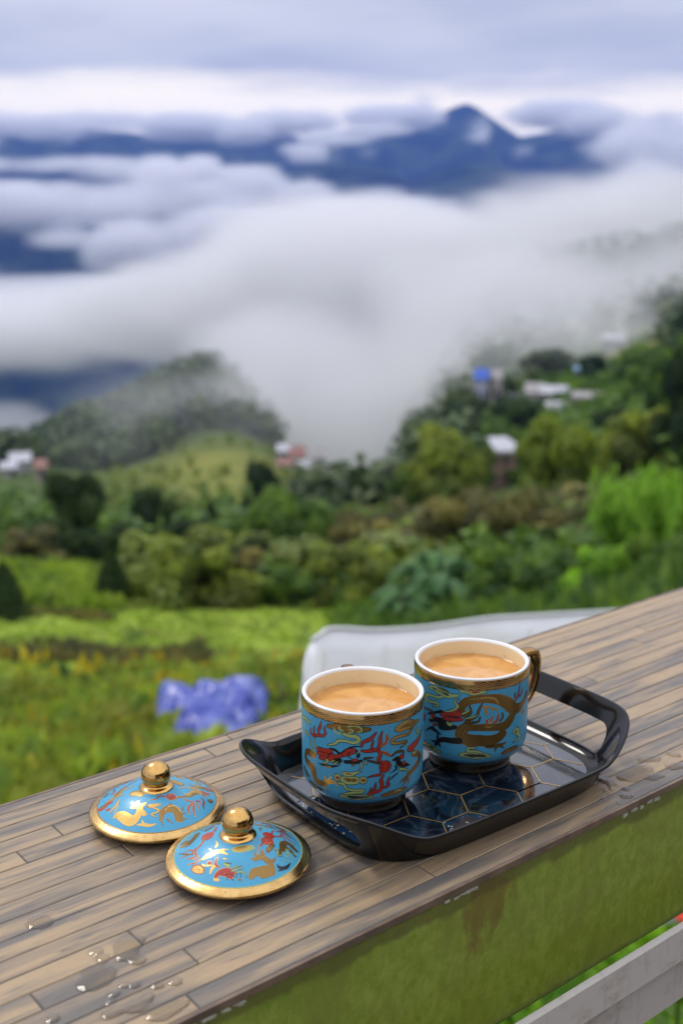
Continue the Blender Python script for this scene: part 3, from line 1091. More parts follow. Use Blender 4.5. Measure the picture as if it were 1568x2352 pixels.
b = MB()
NP_ = 120
pv = [(*sup(A0 - .0066, B0 - .0066, 2 * math.pi * k / NP_), .0031) for k in range(NP_)]
b.add(pv, [tuple(range(NP_))])
b.build('printed_panel', M['navy'], tray)
for sx, sy in ((-.0965, .009), (-.0965, -.030), (-.029, -.069)):
    c0 = min(cells, key=lambda c_: (c_[0] - sx) ** 2 + (c_[1] - sy) ** 2)
    pts = []
    n_ = 60
    for k in range(n_):
        a_ = 2 * math.pi * k / n_
        # hexagon with corners on the x axis
        aa = (a_ % (math.pi / 3)) - math.pi / 6
        rr_ = HR * .866 / math.cos(aa)
        for s_ in np.linspace(1, 0, 40):
            x, y = c0[0] + rr_ * s_ * math.cos(a_), c0[1] + rr_ * s_ * math.sin(a_)
            if inside(x, y): break
        else:
            continue
        pts.append((x, y, .00322))
    if len(pts) > 8:
        b = MB()
        b.add(pts, [tuple(range(len(pts)))])
        b.build('speckled_cell', M['speckle'], tray)
b = MB()
done = set()
for cx, cy in cells:
    for k in range(6):
        a0, a1 = math.pi / 3 * k, math.pi / 3 * (k + 1)
        p0 = np.array([cx + HR * math.cos(a0), cy + HR * math.sin(a0)])
        p1 = np.array([cx + HR * math.cos(a1), cy + HR * math.sin(a1)])
        key = (round((p0[0] + p1[0]) * 500), round((p0[1] + p1[1]) * 500))
        if key in done: continue
        done.add(key)
        d = (p1 - p0) / np.linalg.norm(p1 - p0)
        nrm = np.array([-d[1], d[0]]) * .00042
        ts = np.linspace(-.01, 1.01, 25)
        for i in range(24):
            q0, q1 = p0 + (p1 - p0) * ts[i], p0 + (p1 - p0) * ts[i + 1]
            if inside(*q0) and inside(*q1):
                b.add([(*(q0 - nrm), .00335), (*(q1 - nrm), .00335), (*(q1 + nrm), .00335), (*(q0 + nrm), .00335)], [(0, 1, 2, 3)])
gl_ = b.build('gold_tracery', M['goldprint'], tray)

# ------------------------------------------------------------------ printed porcelain
m, t = new_mat('turquoise_glaze')
tc_ = t.n('ShaderNodeTexCoord')
nn = t.noise(tc_.outputs['Object'], 900, 2)
c = t.mix(t.sstep(nn, .3, .7), (.065, .32, .50), (.08, .35, .54))
vo = t.n('ShaderNodeTexVoronoi', i_Vector=tc_.outputs['Object'], i_Scale=190.0)
c = t.mix(t.math('LESS_THAN', vo.outputs['Distance'], .05), c, (.05, .17, .28))
out(t, pbsdf(t, Base_Color=c, Roughness=.32, Specular_IOR_Level=.33))
M['blue'] = m


def gold_mat(name, c1, c2, rough, chev=0):
    m, t = new_mat(name)
    tc_ = t.n('ShaderNodeTexCoord')
    nn = t.noise(tc_.outputs['Object'], 130, 4, .65)
    c = t.mix(t.sstep(nn, .35, .7), c1, c2)
    vo = t.n('ShaderNodeTexVoronoi', i_Vector=tc_.outputs['Object'], i_Scale=240.0)
    c = t.mix(t.math('LESS_THAN', vo.outputs['Distance'], .07), c, tuple(x * .25 for x in c1))
    p = pbsdf(t, Base_Color=c, Metallic=1.0, Roughness=t.math('ADD', rough, t.math('MULTIPLY', nn, .1)))
    b = t.n('ShaderNodeBump', i_Strength=.12, i_Distance=.0006)
    t.set(b.inputs['Height'], t.noise(tc_.outputs['Object'], 420, 3, .6))
    t.set(p.inputs['Normal'], b.outputs[0])
    out(t, p)
    return m


M['gold'] = gold_mat('gilt', (.56, .33, .115), (.42, .23, .07), .11)
M['gilt_satin'] = gold_mat('satin_gilt', (.66, .43, .165), (.50, .30, .10), .17)
M['gilt_bright'] = gold_mat('polished_gilt', (.74, .46, .16), (.58, .33, .10), .07)
M['gilt_dark'] = gold_mat('dark_gilt', (.50, .28, .095), (.36, .19, .06), .1)  # deeper gold tone, used on the mug handles
M['chevron'] = simple('etched_chevron', (.80, .56, .27), .3, metal=1.0)
M['a_g'] = simple('gold_enamel', (.62, .40, .12), .25, metal=.8)
M['a_d'] = simple('dark_gold_enamel', (.26, .155, .045), .28, metal=.7)
M['a_k'] = simple('black_enamel', (.012, .012, .012), .3)
M['a_r'] = simple('red_enamel', (.38, .035, .02), .3)
M['a_l'] = simple('pale_green_enamel', (.33, .43, .16), .3)
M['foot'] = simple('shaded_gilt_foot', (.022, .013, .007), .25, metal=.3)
M['cream'] = simple('cream_glaze', (.78, .70, .55), .12, coat=.5)
M['whiterim'] = simple('white_glaze', (.78, .78, .76), .1, coat=.6)
# inside wall with dried tea marks near the surface
m, t = new_mat('cream_glaze_with_tea_marks')
tc_ = t.n('ShaderNodeTexCoord')
sp = t.n('ShaderNodeSeparateXYZ', i_0=tc_.outputs['Object'])
nn = t.noise(tc_.outputs['Object'], 170, 5, .65)
mk = t.math('MULTIPLY', t.sstep(nn, .52, .66), t.sstep(sp.outputs[2], .0725, .063))
c = t.mix(t.math('MULTIPLY', mk, .55), (.82, .71, .46), (.62, .36, .12))
out(t, pbsdf(t, Base_Color=c, Roughness=.13, Coat_Weight=.5))
M['inside'] = m
m, t = new_mat('milk_tea')
tc_ = t.n('ShaderNodeTexCoord')
nn = t.noise(tc_.outputs['Object'], 60, 4, .6, .8)
n2 = t.noise(tc_.outputs['Object'], 240, 3, .6)
c = t.mix(t.sstep(nn, .35, .7), (.57, .275, .075), (.67, .365, .12))
c = t.mix(t.math('MULTIPLY', t.sstep(n2, .6, .75), .35), c, (.74, .47, .24))
p = pbsdf(t, Base_Color=c, Roughness=.06, Specular_IOR_Level=.4)
bmp = t.n('ShaderNodeBump', i_Strength=.08, i_Distance=.001)
t.set(bmp.inputs['Height'], nn)
t.set(p.inputs['Normal'], bmp.outputs[0])
out(t, p)
M['tea'] = m
M['drop'] = M['water']

# ------------------------------------------------------------------ enamel drawings (each line: part, fill + outline colour, x y width ... in 0.01 mm on the unrolled surface)
ART = {
 'near': '''
cloud1 dk -2376 6793 172 -2053 6808 258 -1564 6871 344 -1098 6822 430 -647 6864 458 -204 6827 344 237 6855 229 513 6855 115
cloud1 l- -1866 6789 80 -1744 6468 92 -1271 6457 92 -815 6564 80 -591 6724 69 -759 6827 57 -928 6743 46
cloud1 l- -1446 6976 80 -1505 6766 92 -1213 6636 92
cloud1 l- -984 6978 69 -536 7071 80 -149 6971 80 -66 6743 69 -369 6621 69
cloud1 lk -1271 6485 172 -871 6359 183 -369 6335 206 -231 6110 206 -536 5926 172 -1098 5992 126 -1564 5926 160 -1866 5643 126 -2376 5464 34
flame1 rk -3891 6107 23 -3940 5803 103 -3571 5731 126 -3083 5914 137 -2717 5990 115 -2510 6244 103 -2592 6452 92 -2544 6723 17
flame1 rk -3485 6418 17 -3571 6103 92 -3485 5788 103
flame1 rk -2875 6949 17 -2933 6588 137 -3122 6246 126 -2993 5970 126
cloud2 lk -5386 6351 92 -4619 6464 172 -3940 6433 137
cloud2 d- -4910 6433 57 -4254 6432 80
cloud3 lk -4992 5541 80 -4490 5541 149 -4092 5490 80
cloud3 d- -4758 5550 46 -4254 5545 69
dragon1 d- -3401 4383 344 -4041 4335 401 -4554 4199 286 -4687 3688 344 -4145 3495 430 -3659 3381 458 -3571 2953 401 -3239 2602 344 -2510 2693 286
dragon1 dk -5044 2971 115 -4619 2684 229 -4145 2607 80
dragon1 g- -4619 3600 69 -4369 3411 92 -4041 3190 80
dragon1 g- -2510 2751 229 -2510 3037 172 -2647 3202 69
dragon1 g- -2443 2825 172 -2116 3244 103 -2180 3344 34
dragon1 g- -2376 2784 172 -1866 3066 103 -1505 2671 34
dragon1 g- -2510 2636 172 -2510 2350 137 -2310 2238 29
dragon1 g- -2443 2767 149 -1805 2963 92
dragon1 lk -3940 5402 23 -3940 4944 80 -3659 4642 103 -3239 4549 57
dragon1 lk -3485 5645 23 -3571 5244 92 -3319 5040 103 -2717 5102 57
dragon1 k- -2245 5306 46 -1805 5254 149 -1446 5086 115 -1098 5362 115 -647 5632 103 -94 5712 57
dragon1 k- -2053 4403 286 -1684 4531 344 -1329 4645 229
dragon1 k- -1213 4546 206 -759 4593 229 -314 4619 229 17 4738 172
dragon1 k- -3160 4001 23 -2717 3957 137 -2180 4032 172 -1624 4198 80 -1387 4407 23
dragon1 k- -369 5418 172 -259 5136 206 -314 4905 137
dragon1 rk -3319 4925 115 -2788 4968 229 -2376 5017 252 -1990 5160 172
dragon1 rk -3239 4664 172 -2647 4720 195 -2310 4861 172
dragon1 rk -3083 4368 137 -2510 4526 286 -2053 4689 344 -1866 4956 172
dragon1 rk -1805 4739 172 -1387 4980 195 -984 5145 263 -647 5289 229 -536 5181 92
dragon1 rk -1098 5304 137 -759 5395 172 -425 5473 92
dragon1 rk -647 4716 126 -314 4762 137
dragon1 k- -1744 4922 34 -1329 5103 46 -1271 4824 34
dragon1 k- -871 5271 57 -871 4927 57 -647 4831 57
dragon1 k- -2443 4887 34 -2180 4833 46 -2376 4559 34
dragon1 k- -3083 4826 23 -2510 4870 34
dragon1 l- -2053 4403 80 -1805 4509 57
dragon1 lk -2510 4412 115 -2310 4346 126 -2717 4071 46
dragon1 l- -1928 4257 57 -1564 4494 46
dragon1 l- -314 5191 57 -204 5424 69
dragon1 lk 182 4737 80 237 4449 46
dragon1 gk -647 4430 103 -536 4379 57
dragon1 g- -2717 3899 57 -2053 4002 80
dragon1 lk -204 4106 23 -39 4337 69 -94 4623 80
dragon1 rk -94 5654 80 72 5998 137 513 6213 172 877 6645 29
flame2 rk -94 5425 80 182 5367 126 569 5408 172 962 5491 172 1132 5816 172 1104 6163 149 1248 6660 29
flame2 rk 569 5466 115 597 5750 80 680 6088 23
flame2 rg 1219 5662 46 1422 5777 103 1630 6087 103 1540 6217 80 1612 6434 17
flame2 rk 962 5434 115 1161 5068 149 1018 4798 149 1248 4513 126
flame2 rg 1190 5293 57 1600 5061 103 1872 4829 23
dragon1 dk 347 4732 57 792 4590 92 1132 4470 69
dragon1 dk 680 4914 17 347 4904 69 72 4853 92
pearl rk 1481 4204 386
pearl rk 1219 3915 115 1132 3697 103 792 3674 92 347 3587 23
cloud4 lk -1624 3396 246
cloud4 lk 44 3375 236
cloud4 lk -1387 3319 344 -871 3295 458 -204 3390 401
cloud4 d- -1213 3400 172 -759 3333 206 -314 3387 195
cloud4 k- -1098 3472 29 -871 3323 34 -984 3198 34
cloud4 r- -1624 3368 123
cloud4 r- 61 3364 118
cloud4 lk -1271 3736 229 -759 3734 229 -425 3870 126 -94 3993 29
cloud4 r- -1098 3758 80 -647 3742 69
cloud4 lk -1624 2995 103 -1213 2999 137 -1041 2733 126 -536 2633 126 17 2677 137 -39 2533 126 -647 2454 115 -1213 2312 80
cloud5 lk -1505 2098 172 -984 2138 252 -425 2123 344 127 2160 252 708 2163 137
cloud5 k- -984 2167 115 -591 2085 195 -94 2161 137 513 2159 46
flame3 rk 569 2831 17 458 2494 80 403 2382 149 736 2476 149 1132 2608 172 1276 2991 172 1190 3289 149 1393 3690 23
flame3 rk 849 3154 17 820 2870 92 680 2537 126
flame3 rk 1422 2741 92 1720 2864 115 1660 3104 103 1781 3454 23
cloud6 gk 2155 6615 172 2551 6635 458 3207 6678 573 3806 6538 344 4503 6538 69
cloud6 d- 2483 6595 115 3053 6668 172 3624 6544 57
cloud6 gk 3806 6424 172 3287 6024 137 2483 6079 149 1965 5967 149 1965 5738 149 2483 5621 126 3129 5557 103 2831 5357 80 2551 5260 23
dragon2 d- 5295 5845 115 4847 5456 172 4566 5110 229
dragon2 d- 3624 4539 344 4322 4230 344 5009 3730 172
dragon2 rk 4847 5285 172 4103 5057 344 3451 4940 401 3287 5107 115
dragon2 k- 1965 4536 80 2350 4565 286 2483 4189 286 3053 3919 229 3451 3794 34
dragon2 rk 2831 4670 286 2551 4573 229
dragon2 rk 2978 4170 206 2760 4060 137
dragon2 lk 3713 4451 137 4210 4444 115
dragon2 k- 2155 4152 80 2284 3894 115 1781 3655 23
dragon2 lk 2483 3788 137 2831 3696 115 3287 3446 46
dragon2 d- 4847 3738 286 4322 3486 344 3624 3279 286 3129 3094 229
dragon2 d- 3129 3094 229 2689 2876 103 2483 2757 23
dragon2 d- 3129 3037 229 2978 2681 115 2760 2485 23
dragon2 d- 3207 3013 229 3368 2619 92 3207 2497 23
dragon2 lk 4210 6163 34 4210 5876 115 4566 5568 103 4322 5319 69
dragon2 dk 1903 4834 34 2284 5039 92 2760 4976 80 2831 4784 57
dragon2 k- 1842 3243 80 2155 3465 92 2416 3576 69
cloud7 dk 1276 2189 137 1781 2223 252 2284 2233 286 2904 2244 229 3207 2240 80
cloud7 l- 2155 2205 46 2350 2332 69 2760 2227 57
cloud8 dk -4199 2272 80 -3659 2179 195 -3083 2134 172 -2824 2180 69
cloud8 l- -3843 2229 46 -3239 2201 57
''',
 'far': '''
cloud1 lk -3185 6715 186 -2693 6784 311 -2245 6700 435 -1759 6544 373 -1363 6542 248 -762 6666 112
cloud1 k- -2933 6784 62 -2465 6714 124 -1895 6645 186 -1493 6524 99
cloud1 d- -2391 6917 112 -1895 6893 149 -1493 6772 87
cloud1 lk -1895 6365 149 -2391 6203 149 -3273 6131 161 -3502 5814 161 -3099 5683 137 -2465 5782 137 -2318 5629 124 -2852 5408 31
cloud2 lk -762 6977 149 -361 7030 248 128 6943 335 619 6987 248 1056 6982 112
cloud2 r- -484 7006 87 128 6974 161 619 6999 87
dragon1 d- -669 5431 373 -484 6062 497 128 6415 497 993 6491 497 1908 6363 621 2709 5910 745 3291 5380 683 3981 5289 559 4613 5565 435 5240 6013 311
dragon1 d- 3291 5194 497 3032 4708 559 2555 4333 559 1772 4337 435 993 4410 435 251 4394 373 -299 4392 559 -607 3820 683 -116 3465 745 619 3446 683 1376 3403 621 2117 3559 559 2555 3960 497
dragon1 g- 6 6447 75 993 6553 124 1638 6440 149 1977 6008 87
dragon1 g- 993 4410 99 1506 4410 87
dragon1 k- -484 3392 435 -1107 3281 373 -1895 3197 311 -2391 2880 224
dragon1 k- -2318 2896 248 -2852 2831 62
dragon1 k- -2391 2818 248 -2540 2473 87
dragon1 k- -2245 2849 248 -2033 2582 75
dragon1 k- -2318 3082 186 -2318 3579 124 -2852 3824 37
dragon1 d- 1056 3162 435 1638 2961 248 2332 2955 186 2709 3053 37
dragon1 d- 2188 2861 149 2632 2637 62
dragon1 d- 1908 2853 186 1772 2443 31
dragon1 k- 1120 3031 87 1772 3002 62
dragon1 g- 805 5980 124 1056 5771 161 1120 5391 149 1247 5252 62
dragon1 g- 1056 5957 124 1441 5786 124 1908 5586 186
flame1 rg 1056 4559 25 1183 4887 112 1311 4934 50
flame1 rg 1376 4677 75 1539 5151 75
flame1 rg 1638 4701 99 1908 4841 112 1977 5356 25
flame1 dk 2117 4739 87 2332 5004 87 2260 5331 25
dragon1 k- -3273 4702 124 -2616 5001 149 -2103 5239 186 -1895 5340 50
dragon1 k- -3099 4255 248 -2465 4540 311 -1895 4471 497 -1234 4384 373
dragon1 k- -2245 4091 373 -1559 4154 311 -855 4361 248
dragon1 k- -2933 3803 248 -2391 3687 186 -1964 3526 37
dragon1 k- -3455 3344 37 -3015 3719 149 -2616 3945 124
dragon1 dk -4189 5342 37 -3851 5021 75 -3099 5062 75 -2616 5001 62
dragon1 dk -484 5193 186 6 5453 149 -55 6012 31
dragon1 dk -299 4951 186 373 5197 124 619 5807 87 805 6166 25
dragon1 dk -361 4763 149 496 4820 87 681 5181 37
dragon1 rk -2103 4990 186 -1559 5148 373 -981 5405 435 -607 5186 311
dragon1 rk -1895 4781 186 -1107 4896 273 -484 4944 149
dragon1 rk -2933 4735 211 -2540 4709 211
dragon1 rk -2693 4113 124 -2318 4200 99
dragon1 k- -1692 5065 50 -1107 5020 75 -607 5062 50
dragon1 lk -1625 4578 124 -1363 4430 186 -1234 4633 62
dragon1 lk -1759 5302 62 -1234 5502 112 -855 5851 161 -1107 6200 87 -793 6416 25
dragon1 lk -607 5310 62 -238 5512 99 6 5763 37
dragon1 lk -361 5012 62 251 5201 75 557 5375 25
dragon1 l- -3015 4526 62 -2772 4466 62
pearl rk -3883 4389 348
flame2 rg -3799 6560 19 -3905 6184 112 -4189 5777 87
flame2 rk -4189 6709 19 -4287 6302 87
flame3 rk -3697 3580 19 -3799 3237 99 -4071 2836 112 -4250 3023 87
cloud3 lk -669 2294 211 -116 2347 348 434 2307 435 993 2299 311 1539 2200 161
cloud3 k- -361 2341 75 251 2282 211 743 2320 149 1247 2240 62
cloud3 lk 868 2527 112 373 2651 124 -55 2627 149 -55 2875 124 496 2894 62
cloud4 lk -4189 2299 99 -3455 2350 273 -2772 2292 311 -2103 2195 137
cloud4 g- -3959 2377 87 -3455 2350 124
cloud4 k- -3099 2329 99 -2616 2331 124
cloud5 lk 3291 3579 186 3768 3681 311 3872 3337 248 4094 3015 149 3381 2869 37
cloud5 d- 3474 3587 87 3820 3603 124
cloud6 dl 4213 4775 149 4768 4763 248
cloud7 dk 2406 2255 186 3032 2348 273 3981 2307 224
cloud7 r- 2555 2252 75 2949 2308 87
flame4 rk 3381 5913 37 3474 6009 99 3717 6244 99 3872 7002 25
flame4 rk 4213 6638 25 4153 6286 87 3872 6132 75
flame4 rk 3381 6534 19 3336 6175 75
''',
 'lid1': '''
cloud1 d- -1632 -754 315 -1174 -768 472 -668 -1097 315
cloud1 g- -1540 -792 202 -1168 -803 326 -720 -1120 191
cloud1 d- -1274 -847 34 -1050 -1001 34 -1109 -1158 28
pearl rg 1109 -1174 313
flame1 rg 760 -1272 79 416 -1213 67 180 -1503 56 -249 -1622 17
flame1 rg 1459 -1084 67 1776 -953 67 2078 -1153 67 2458 -1085 79 2562 -1029 56
flame1 rg 2520 -1144 56 2295 -1581 79 2279 -1924 79 2444 -2172 17
flame1 rg 2555 -1203 67 2584 -1702 90 2773 -2177 17
flame1 rg 2622 -1070 56 2802 -1191 56 2894 -1519 17
flame1 rg 2741 -899 56 2861 -728 56 2956 -1080 22
flame1 rk 2922 -281 56 3123 -583 67 3110 -969 56 3195 -1241 22
dragon1 g- -2357 -2469 112 -2161 -2299 337 -1790 -2500 506 -1398 -2848 562 -1046 -2975 562 -805 -2735 394 -697 -2343 337 -801 -2022 281
dragon1 g- -801 -2022 225 -1187 -2063 169 -1365 -2007 79
dragon1 g- -975 -1985 169 -1301 -1701 112 -1271 -1547 28
dragon1 g- -833 -2003 225 -965 -1699 146 -806 -1640 28
dragon1 g- -679 -2098 225 -485 -1907 169 -332 -1811 28
dragon1 g- -575 -2418 225 -374 -2660 225 -178 -2678 28
dragon1 g- -779 -3287 45 -335 -3319 169 110 -3373 135 475 -3247 45
dragon1 g- -491 -2992 28 -342 -3265 135
dragon2 d- 731 -3120 112 714 -2568 281 1000 -2232 394 1425 -2121 450 1741 -2462 450 1818 -2888 394
dragon2 g- 855 -2381 34 1083 -2024 56 1507 -1895 56 1937 -2277 34
dragon2 d- 629 -2753 112 872 -3373 28
dragon2 d- 1026 -2865 112 1491 -3104 28
dragon2 d- 1915 -2089 112 1973 -1652 22
dragon2 d- 1839 -2370 135 2192 -2111 22
dragon2 d- 1233 -1911 112 1038 -1680 22
dragon2 d- 1983 -2668 90 2341 -2469 22
dragon2 r- 853 -2790 34 799 -2381 45 1031 -2042 34
cloud2 gd -284 -2134 135 41 -2077 225 578 -1965 112
cloud2 r- -225 -2157 68
cloud2 gd 60 -2210 79 467 -2361 79 382 -2548 67 70 -2678 67 368 -2845 28
dragon3 d- -2961 -732 135 -2563 -385 225 -2285 297 169 -1892 687 79 -1468 1239 22
dragon3 g- -3219 -606 112 -2703 -566 225 -2336 -358 169 -2172 321 135 -1869 249 45
dragon3 g- -2743 -1895 112 -2363 -1468 169 -2222 -982 90
dragon3 g- -2416 -2133 56 -2176 -1560 79
dragon3 rg -3214 -1223 79 -2989 -888 225 -2687 -955 169
dragon3 rg -3049 -1485 90 -2752 -1534 169
dragon3 r- -2936 327 112 -2738 515 90
dragon4 g- 1505 -159 28 1742 173 90 2072 244 112 2439 468 281 2796 314 225
dragon4 g- 1935 867 34 2337 830 225 2735 831 169
dragon4 d- 2668 913 169 3019 1308 281 3411 1382 169
dragon4 rg 2926 1609 112 3273 1587 202 3526 1375 90
dragon4 r- 2924 190 135 3109 43 90
dragon4 dk 3401 -322 225 3557 60 169
''',
 'lid2': '''
cloud1 lg -197 -1565 266 337 -1462 448 866 -1308 320 1022 -1205 192
cloud1 g- -91 -1530 192 337 -1462 298 811 -1291 213
cloud1 l- 330 -1376 32 552 -1445 43 454 -1582 32
cloud2 r- -2499 -2187 266 -2116 -2446 416 -1732 -2762 213
cloud2 g- -2437 -2252 203 -2114 -2466 330 -1788 -2742 149
cloud2 d- -2174 -2417 27 -1999 -2531 32 -2072 -2612 27
pearl2 rk 1814 233 336
flame2 rk 1660 -122 53 1458 -403 53 1529 -650 64 1443 -1016 21
flame2 rk 2006 534 53 2035 984 53 2358 1208 53 2458 1439 21
pearl1 rg -1820 201 377
flame1 rg -2022 -90 75 -2056 -514 75 -2304 -779 75 -2434 -1092 85 -2336 -1450 75 -2665 -1469 64 -2924 -1386 16
flame1 rg -2423 -1177 53 -2821 -1095 64 -3393 -984 16
flame1 rg -2501 -989 53 -2815 -699 53 -3266 -672 16
flame1 rg -2221 -1500 53 -2247 -1753 53 -2602 -1536 16
flame1 rg -1618 541 53 -1487 885 53 -1508 1574 16
flame1 rg -1961 -1870 43 -2332 -1971 64 -2816 -1823 16
dragon1 g- -1961 -1870 75 -1640 -1803 213 -1275 -1650 266 -955 -1582 213 -618 -1701 107
dragon1 g- -1364 -2953 107 -1235 -2614 160 -977 -2501 107
dragon1 g- -1276 -561 21 -1127 -945 107 -1207 -1240 117
dragon1 g- -955 -1582 160 -496 -1853 85 -382 -1920 27
dragon1 g- -857 -1462 107 -308 -1530 21
dragon1 g- -1869 -2220 85 -1745 -2368 75 -1194 -2484 64
dragon1 g- -1484 -1735 107 -1767 -1634 43
dragon1 g- -1401 -1480 107 -1596 -1189 21
dragon1 g- -685 -2154 107 -409 -2238 27
dragon1 g- -1122 -3255 160 -790 -3398 128
dragon1 rg -1596 -2237 181 -1317 -2319 139
dragon1 rg -1020 -2038 85 -1092 -2418 96 -853 -2680 85
dragon1 rg -1073 -3208 160 -826 -2986 266 -399 -2987 405 42 -3194 405
dragon1 ld -603 -2485 181 -328 -2567 139 -421 -2730 85
dragon1 lk -136 -2955 75 224 -2794 64 542 -2778 21
dragon1 lk -99 -2746 64 424 -2616 21
dragon1 lk 134 -3003 53 556 -2971 64 786 -3240 21
dragon1 d- 264 -3336 107 481 -3414 75
dragon1 k- -553 -2436 43 -171 -2518 53
dragon1 k- -384 -3178 27 -310 -3430 27
dragon1 k- -159 -3336 27 60 -3430 21
dragon1 k- -602 -3114 21 -178 -3099 27 155 -3289 21
dragon1 k- 137 -3051 27 261 -3289 27
dragon1 k- 348 -3035 27 471 -3273 27
dragon2 d- 949 -3303 160 1137 -2937 373 1549 -2743 426 1913 -2596 480 2180 -2612 320 2107 -2236 320 1879 -1971 266 1654 -1803 266
dragon2 d- 1650 -1735 213 1529 -1515 160 1572 -1327 27
dragon2 d- 1602 -1820 213 1229 -1870 139 1104 -1616 27
dragon2 d- 1604 -1870 213 1085 -2138 128 941 -1987 27
dragon2 d- 1927 -1887 160 2197 -1904 160 2338 -1517 27
dragon2 d- 1512 -3016 320 2130 -2677 266
dragon2 k- 2441 -1971 27 2584 -2154 160 2951 -1973 160 3201 -1490 27
dragon2 k- 2490 -2433 27 2799 -2171 107
dragon3 d- 2686 -870 266 2705 -138 320 3022 154 266 3308 -82 266 3589 -212 160
dragon3 l- 2844 -751 85 3404 -1137 21
dragon3 l- 2900 -804 64 3548 -609 21
dragon3 l- 2836 -595 64 3157 -410 21
dragon3 l- 2686 -870 64 2976 -1285 21
dragon3 l- 2590 -29 64 2369 -7 21
dragon3 d- 2337 1587 32 2914 1296 75 3435 919 21
cloud3 dk 1842 -1328 192 2032 -863 181 2183 -620 128
cloud3 r- 1844 -1362 85
cloud3 lk 2151 -1037 53 2418 -953 64 2436 -1314 64 2731 -1265 21
dragon4 d- -3571 313 128 -2958 -20 192 -2690 536 192 -2643 1056 128
dragon4 l- -3472 829 27 -2938 688 53
dragon4 l- -3380 992 21 -2943 1152 43
dragon4 d- -2453 1798 75 -1940 1834 85
''',
}
ENAMEL = ['k', 'g', 'r', 'l', 'd']
PART = {'cloud': 'cloud_motif', 'flame': 'flame_motif', 'pearl': 'pearl_motif', 'dragon': 'dragon_motif'}


def draw(key, surf, parent, zoff=0.0, ow=40, wide=250, turn=0.0, order=0):
    groups = {}
    ct, st_ = math.cos(turn), math.sin(turn)
    for ln in ART[key].strip().splitlines():
        w_ = ln.split()
        nums = np.array([int(x) for x in w_[2:]], float)
        groups.setdefault(w_[0], []).append((w_[1][0], w_[1][1], nums))
    for g, items in groups.items():
        V, F, MI = [], [], []

        def put(p2, off):
            pos, nrm = surf(p2[0] * 1e-5, p2[1] * 1e-5 + zoff)
            q3 = pos + nrm * off
            V.append((q3[0] * ct - q3[1] * st_, q3[0] * st_ + q3[1] * ct, q3[2]))
            return len(V) - 1

        def ribbon(P, extra, col, off):
            S = spline(P, 4)
            xy = S[:, :2]
            tg = np.gradient(xy, axis=0)
            tg /= np.linalg.norm(tg, axis=1)[:, None] + 1e-9
            if extra:
                xy = xy.copy()
                xy[0] -= tg[0] * extra
                xy[-1] += tg[-1] * extra
            nr = np.stack([-tg[:, 1], tg[:, 0]], -1)
            wd = np.maximum(S[:, 2] * 1.2, 7) / 2 + extra
            rows = []
            for i in range(len(S)):
                e = .62 if i in (0, len(S) - 1) else 1.0
                rows.append([put(xy[i] + nr[i] * wd[i] * q * e, off) for q in (-1, -.35, .35, 1)])
            for i in range(len(rows) - 1):
                for j in range(3):
                    F.append((rows[i][j + 1], rows[i][j], rows[i + 1][j], rows[i + 1][j + 1]))
                    MI.append(ENAMEL.index(col))

        def disc(P, extra, col, off):
            x, y, r_ = P
            r_ = r_ + extra
            c0 = put((x, y), off)
            prev = None
            for q in (.5, 1.0):
                ring = [put((x + r_ * q * math.cos(2 * math.pi * k / 18), y + r_ * q * math.sin(2 * math.pi * k / 18)), off) for k in range(18)]
                for k in range(18):
                    k2 = (k + 1) % 18
                    if prev is None: F.append((c0, ring[k], ring[k2]))
                    else: F.append((prev[k], ring[k], ring[k2], prev[k2]))
                    MI.append(ENAMEL.index(col))
                prev = ring

        def scales(P, col, off):
            # scale arcs across a dragon's body and a comb of spines along its back
            S = spline(P, 12)
            xy = S[:, :2]
            tg = np.gradient(xy, axis=0)
            tg /= np.linalg.norm(tg, axis=1)[:, None] + 1e-9
            nr = np.stack([-tg[:, 1], tg[:, 0]], -1)
            run = 0.0
            c2 = 'k' if col == 'g' else 'g'
            for i in range(1, len(S) - 1):
                run += np.linalg.norm(xy[i] - xy[i - 1])
                if run < wide * .55: continue
                run = 0.0
                hw = S[i, 2] / 2
                if hw < wide * .33: continue
                for q in (-.55, 0.0, .55):
                    c_ = xy[i] + nr[i] * hw * q
                    ribbon(np.array([[*(c_ + nr[i] * hw * .22), 6], [*(c_ + tg[i] * wide * .17), 9], [*(c_ - nr[i] * hw * .22), 6]]), 0, c2, off)
                for sg in (-1, 1):
                    e0 = xy[i] + nr[i] * hw * .92 * sg
                    ribbon(np.array([[*e0, wide * .26], [*(e0 + nr[i] * sg * wide * .34 - tg[i] * wide * .2), 4]]), 0, col, off)

        for col, ol, nums in items:
            order += 1
            off = 5e-5 + order * 1.6e-6
            if len(nums) == 3:
                if ol != '-': disc(nums, ow, ol, off)
                disc(nums, 0, col, off + 1e-6)
            else:
                P = nums.reshape(-1, 3)
                if ol != '-': ribbon(P, ow, ol, off)
                elif P[:, 2].max() > wide: ribbon(P, ow * .4, 'g' if col in 'dk' else 'd', off)
                ribbon(P, 0, col, off + 1e-6)
                if col in 'dg' and P[:, 2].max() > wide: scales(P, col, off + 1.3e-6)
        name = PART[g.rstrip('0123456789')]
        me = mesh_data(name, V, F)
        for c_ in ENAMEL: me.materials.append(M['a_' + c_])
        me.polygons.foreach_set('material_index', MI)
        o = link(name, me, None, parent)


PANEL_Z = .0034
MUG_PROF = [(.0308, .0092), (.0345, .0108), (.0377, .0138), (.0396, .0180), (.0402, .0230), (.0403, .0300), (.0403, .0500), (.0403, .0676)]
_mz = np.array([q[1] for q in MUG_PROF])
_mr = np.array([q[0] for q in MUG_PROF])
_fine = spline(MUG_PROF, 6)


